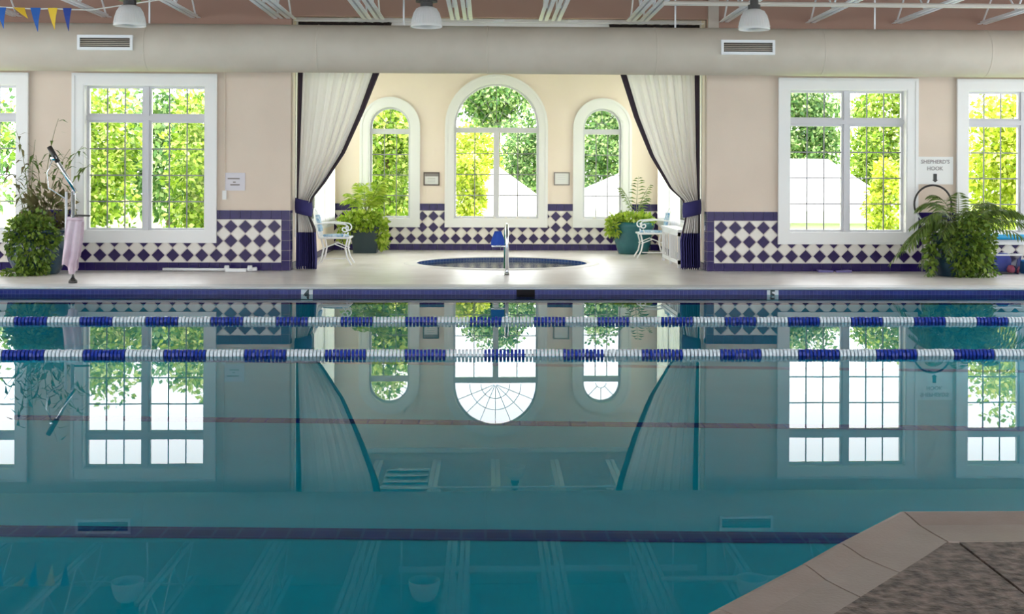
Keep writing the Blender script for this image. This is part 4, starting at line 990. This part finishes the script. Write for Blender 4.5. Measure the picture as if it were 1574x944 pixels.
# right edge: plastic bin, blue tub, pool noodle on the sill
bn = thing('storage_bin', (7.75, 18.3, ZD), 'clear plastic storage bin on the deck beside the right plant', 'bin')
vs = []
for h_, e in ((0, 0), (.29, .03)):
    vs += [(7.60 - e, 18.14 - e, ZD + h_), (7.91 + e, 18.14 - e, ZD + h_), (7.91 + e, 18.46 + e, ZD + h_), (7.60 - e, 18.46 + e, ZD + h_)]
mk('bin_body', MB().add(vs, [(0, 1, 2, 3), (0, 1, 5, 4), (1, 2, 6, 5), (2, 3, 7, 6), (3, 0, 4, 7)]), M['bin'], bn)
mk('bin_rim', MB().tube([(7.565, 18.105, ZD + .29), (7.945, 18.105, ZD + .29), (7.945, 18.495, ZD + .29), (7.565, 18.495, ZD + .29)], .012, 6, True), M['whitepaint'], bn)
ty = mk('pool_toy', MB().lathe((7.84, 18.25, ZD + .012), [(.001, 0), (.05, .01), (.06, .06), (.04, .11), (.001, .12)], 14), M['red'], None, True, (7.84, 18.25, ZD)); props(ty, 'small red toy inside the clear bin', 'toy')
gg = mk('swim_board', MB().prism([(7.62, ZD + .03), (7.88, ZD + .03), (7.88, ZD + .22), (7.82, ZD + .30), (7.70, ZD + .31), (7.62, ZD + .22)], 18.33, 18.36), M['blue'], None, False, (7.75, 18.34, ZD)); props(gg, 'blue kickboard standing inside the clear bin', 'kickboard')
bt = thing('blue_tub', (8.25, 18.35, ZD), 'blue plastic tub at the right picture edge', 'tub')
mk('tub_body', MB().lathe((8.25, 18.35, ZD), [(.001, 0), (.2, 0), (.24, .17), (.255, .17), (.255, .19), (.235, .19), (.195, .01), (.001, .01)], 28), M['binblue'], bt, True)
hs = mk('blue_hose', MB().tube([(8.02, 18.0, ZD + .32), (7.98, 18.02, ZD + .24), (8.02, 18.03, ZD + .12), (8.12, 18.05, ZD + .04), (8.3, 18.0, ZD + .03)], .022, 8), M['cyan'], None, True, (8.1, 18.0, ZD)); props(hs, 'cyan hose curling down to the deck at the right edge', 'hose')
nd = mk('pool_noodle', MB().tube([(7.30, DM - .10, .64), (7.6, DM - .11, .635), (9.1, DM - .10, .635)], .042, 12), M['cyan'], None, True, (8.2, DM - .1, .6)); props(nd, 'cyan foam pool noodle resting along the right window casing', 'pool noodle')

# ------------------------------------------------------------------ outside
gr = mk('ground', MB().add([(-70, DM + WT + .3, -.35), (70, DM + WT + .3, -.35), (70, 130, -.35), (-70, 130, -.35)], [(0, 1, 2, 3)]), M['lawn'], fix=False); struct(gr, 'sunlit lawn outside the windows')
def tree(x, y, h, rx, rz, n, leaf, m, label, seed, cat='tree', low=.12, name='garden_tree'):
    n = int(n * 1.9); leaf *= .70
    r = random.Random(seed); t = thing(name, (x, y, -.35), label, cat, 'garden trees and shrubs')
    zc = -.35 + h - rz
    mk('trunk', MB().tube([(x, y, -.35), (x + .05 * rx, y, zc - rz * .4), (x, y, zc + rz * .4)], [max(.05, rx * .07), rx * .05, rx * .02], 8), M['bark'], t, True)
    mb = MB()
    for k in range(max(8, int(n / 90))):
        d = rand_dir(r); q = r.uniform(.35, .85); c = (x + d.x * rx * q, y + d.y * rx * q, zc + d.z * rz * q); s_ = rx * r.uniform(.22, .4)
        leaf_ball(mb, c, (s_, s_, s_ * .8), 90, leaf, r, .3, .3, -.3)
    o = mk('foliage', mb, M[m], t, fix=False); o['kind'] = 'stuff'
    return t
T = tree
T(-12.9, 29, 4.7, 1.9, 2.4, 4600, .22, 'out_lime', 'sunlit tree behind the window at the left picture edge', 1)
T(-9.2, 28.6, 4.5, 1.35, 2.4, 4600, .21, 'out_lime', 'sunlit tree filling the left half of the left window', 2)
T(-6.4, 29.6, 4.5, 1.35, 2.35, 4600, .21, 'out_lime', 'sunlit tree filling the right half of the left window', 3)
T(-9.4, 37, 5.0, 2.5, 2.6, 4000, .30, 'out_green', 'darker tree further back behind the left window', 4)
T(-2.4, 29.5, 4.55, 1.2, 2.45, 4600, .20, 'out_lime', 'lime tree behind the narrow left arched window', 5)
T(-.5, 30.8, 3.05, .62, 1.55, 2600, .16, 'out_yellow', 'yellow green shrub low behind the wide arched window', 6, 'shrub')
T(.5, 66, 8.1, 2.2, 2.0, 4200, .36, 'out_green', 'round crowned tree at the top of the wide arched window', 7)
T(1.85, 50, 5.0, 1.45, 2.5, 4200, .25, 'out_green', 'dark green tree at the right of the wide arched window', 8)
T(5.2, 54, 6.6, 1.85, 3.3, 4800, .28, 'out_green', 'tree behind the narrow right arched window', 9)
T(13.3, 52, 6.8, 2.2, 3.1, 6200, .30, 'out_green', 'green tree above the tent in the right window', 10)
T(15.2, 46.4, 6.0, 1.7, 2.9, 4800, .28, 'out_lime', 'tree at the right half of the right window', 11)
T(10.35, 31.5, 2.75, .8, 1.5, 2200, .17, 'out_yellow', 'yellow shrub low in the right window corner', 12, 'shrub')
T(12.2, 27.8, 4.7, 1.6, 2.4, 5600, .21, 'out_yellow', 'yellow green tree behind the window at the right edge', 13)
T(-19, 44, 6.4, 3.4, 3.2, 3000, .4, 'out_green', 'large tree far behind the left picture edge', 14)
T(21.5, 42, 6.0, 3.2, 3.0, 2600, .4, 'out_lime', 'large tree far beyond the right picture edge', 15)
T(-4.6, 58, 6.2, 2.3, 3.0, 3400, .34, 'out_yellow', 'pale tree far behind the narrow left arched window', 16)
T(-.9, 84, 6.4, 3.0, 3.2, 3200, .45, 'out_yellow', 'pale far tree low in the wide arched window', 17)
T(9.2, 62, 7.4, 2.4, 3.4, 3400, .36, 'out_green', 'tall far tree left of the right window', 18)
def tent(x0, x1, y0, y1, ze, zr, ridge, label):
    t = thing('canopy_tent', ((x0 + x1) / 2, (y0 + y1) / 2, -.35), label, 'tent', 'white canopy tents')
    ym = (y0 + y1) / 2; a, b = ridge
    vs = [(x0, y0, ze), (x1, y0, ze), (x1, y1, ze), (x0, y1, ze), (a, ym, zr), (b, ym, zr)]
    o = mk('canopy', MB().add(vs, [(0, 1, 5, 4), (1, 2, 5), (2, 3, 4, 5), (3, 0, 4)]), M['tent'], t); o.modifiers.new('thickness', 'SOLIDIFY').thickness = .03
    mbv = MB().ring(rect(x0, x1, y0, y1), rect(x0 + .03, x1 - .03, y0 + .03, y1 - .03), 0, 1); mbv.v = [(x, z, ze - .35 * y) for x, y, z in mbv.v]
    mk('valance', mbv, M['tent'], t)
    mk('back_wall', MB().box(x0 + .05, x1 - .05, y0 + .25, y0 + .28, -.3, ze - .3), M['tent'], t)
    for x in (x0 + .05, x1 - .05):
        for y in (y0 + .05, y1 - .05): mk('tent_pole', MB().tube([(x, y, -.35), (x, y, ze)], .03, 8), M['whitepaint'], t)
    return t
tent(1.9, 12.6, 36.5, 42.0, .55, 2.16, (5.3, 10.9), 'large white canopy tent seen through the right windows')
tent(-1.55, 2.15, 33.6, 36.0, .50, 1.84, (.27, .31), 'small white peaked canopy tent in the wide arched window')
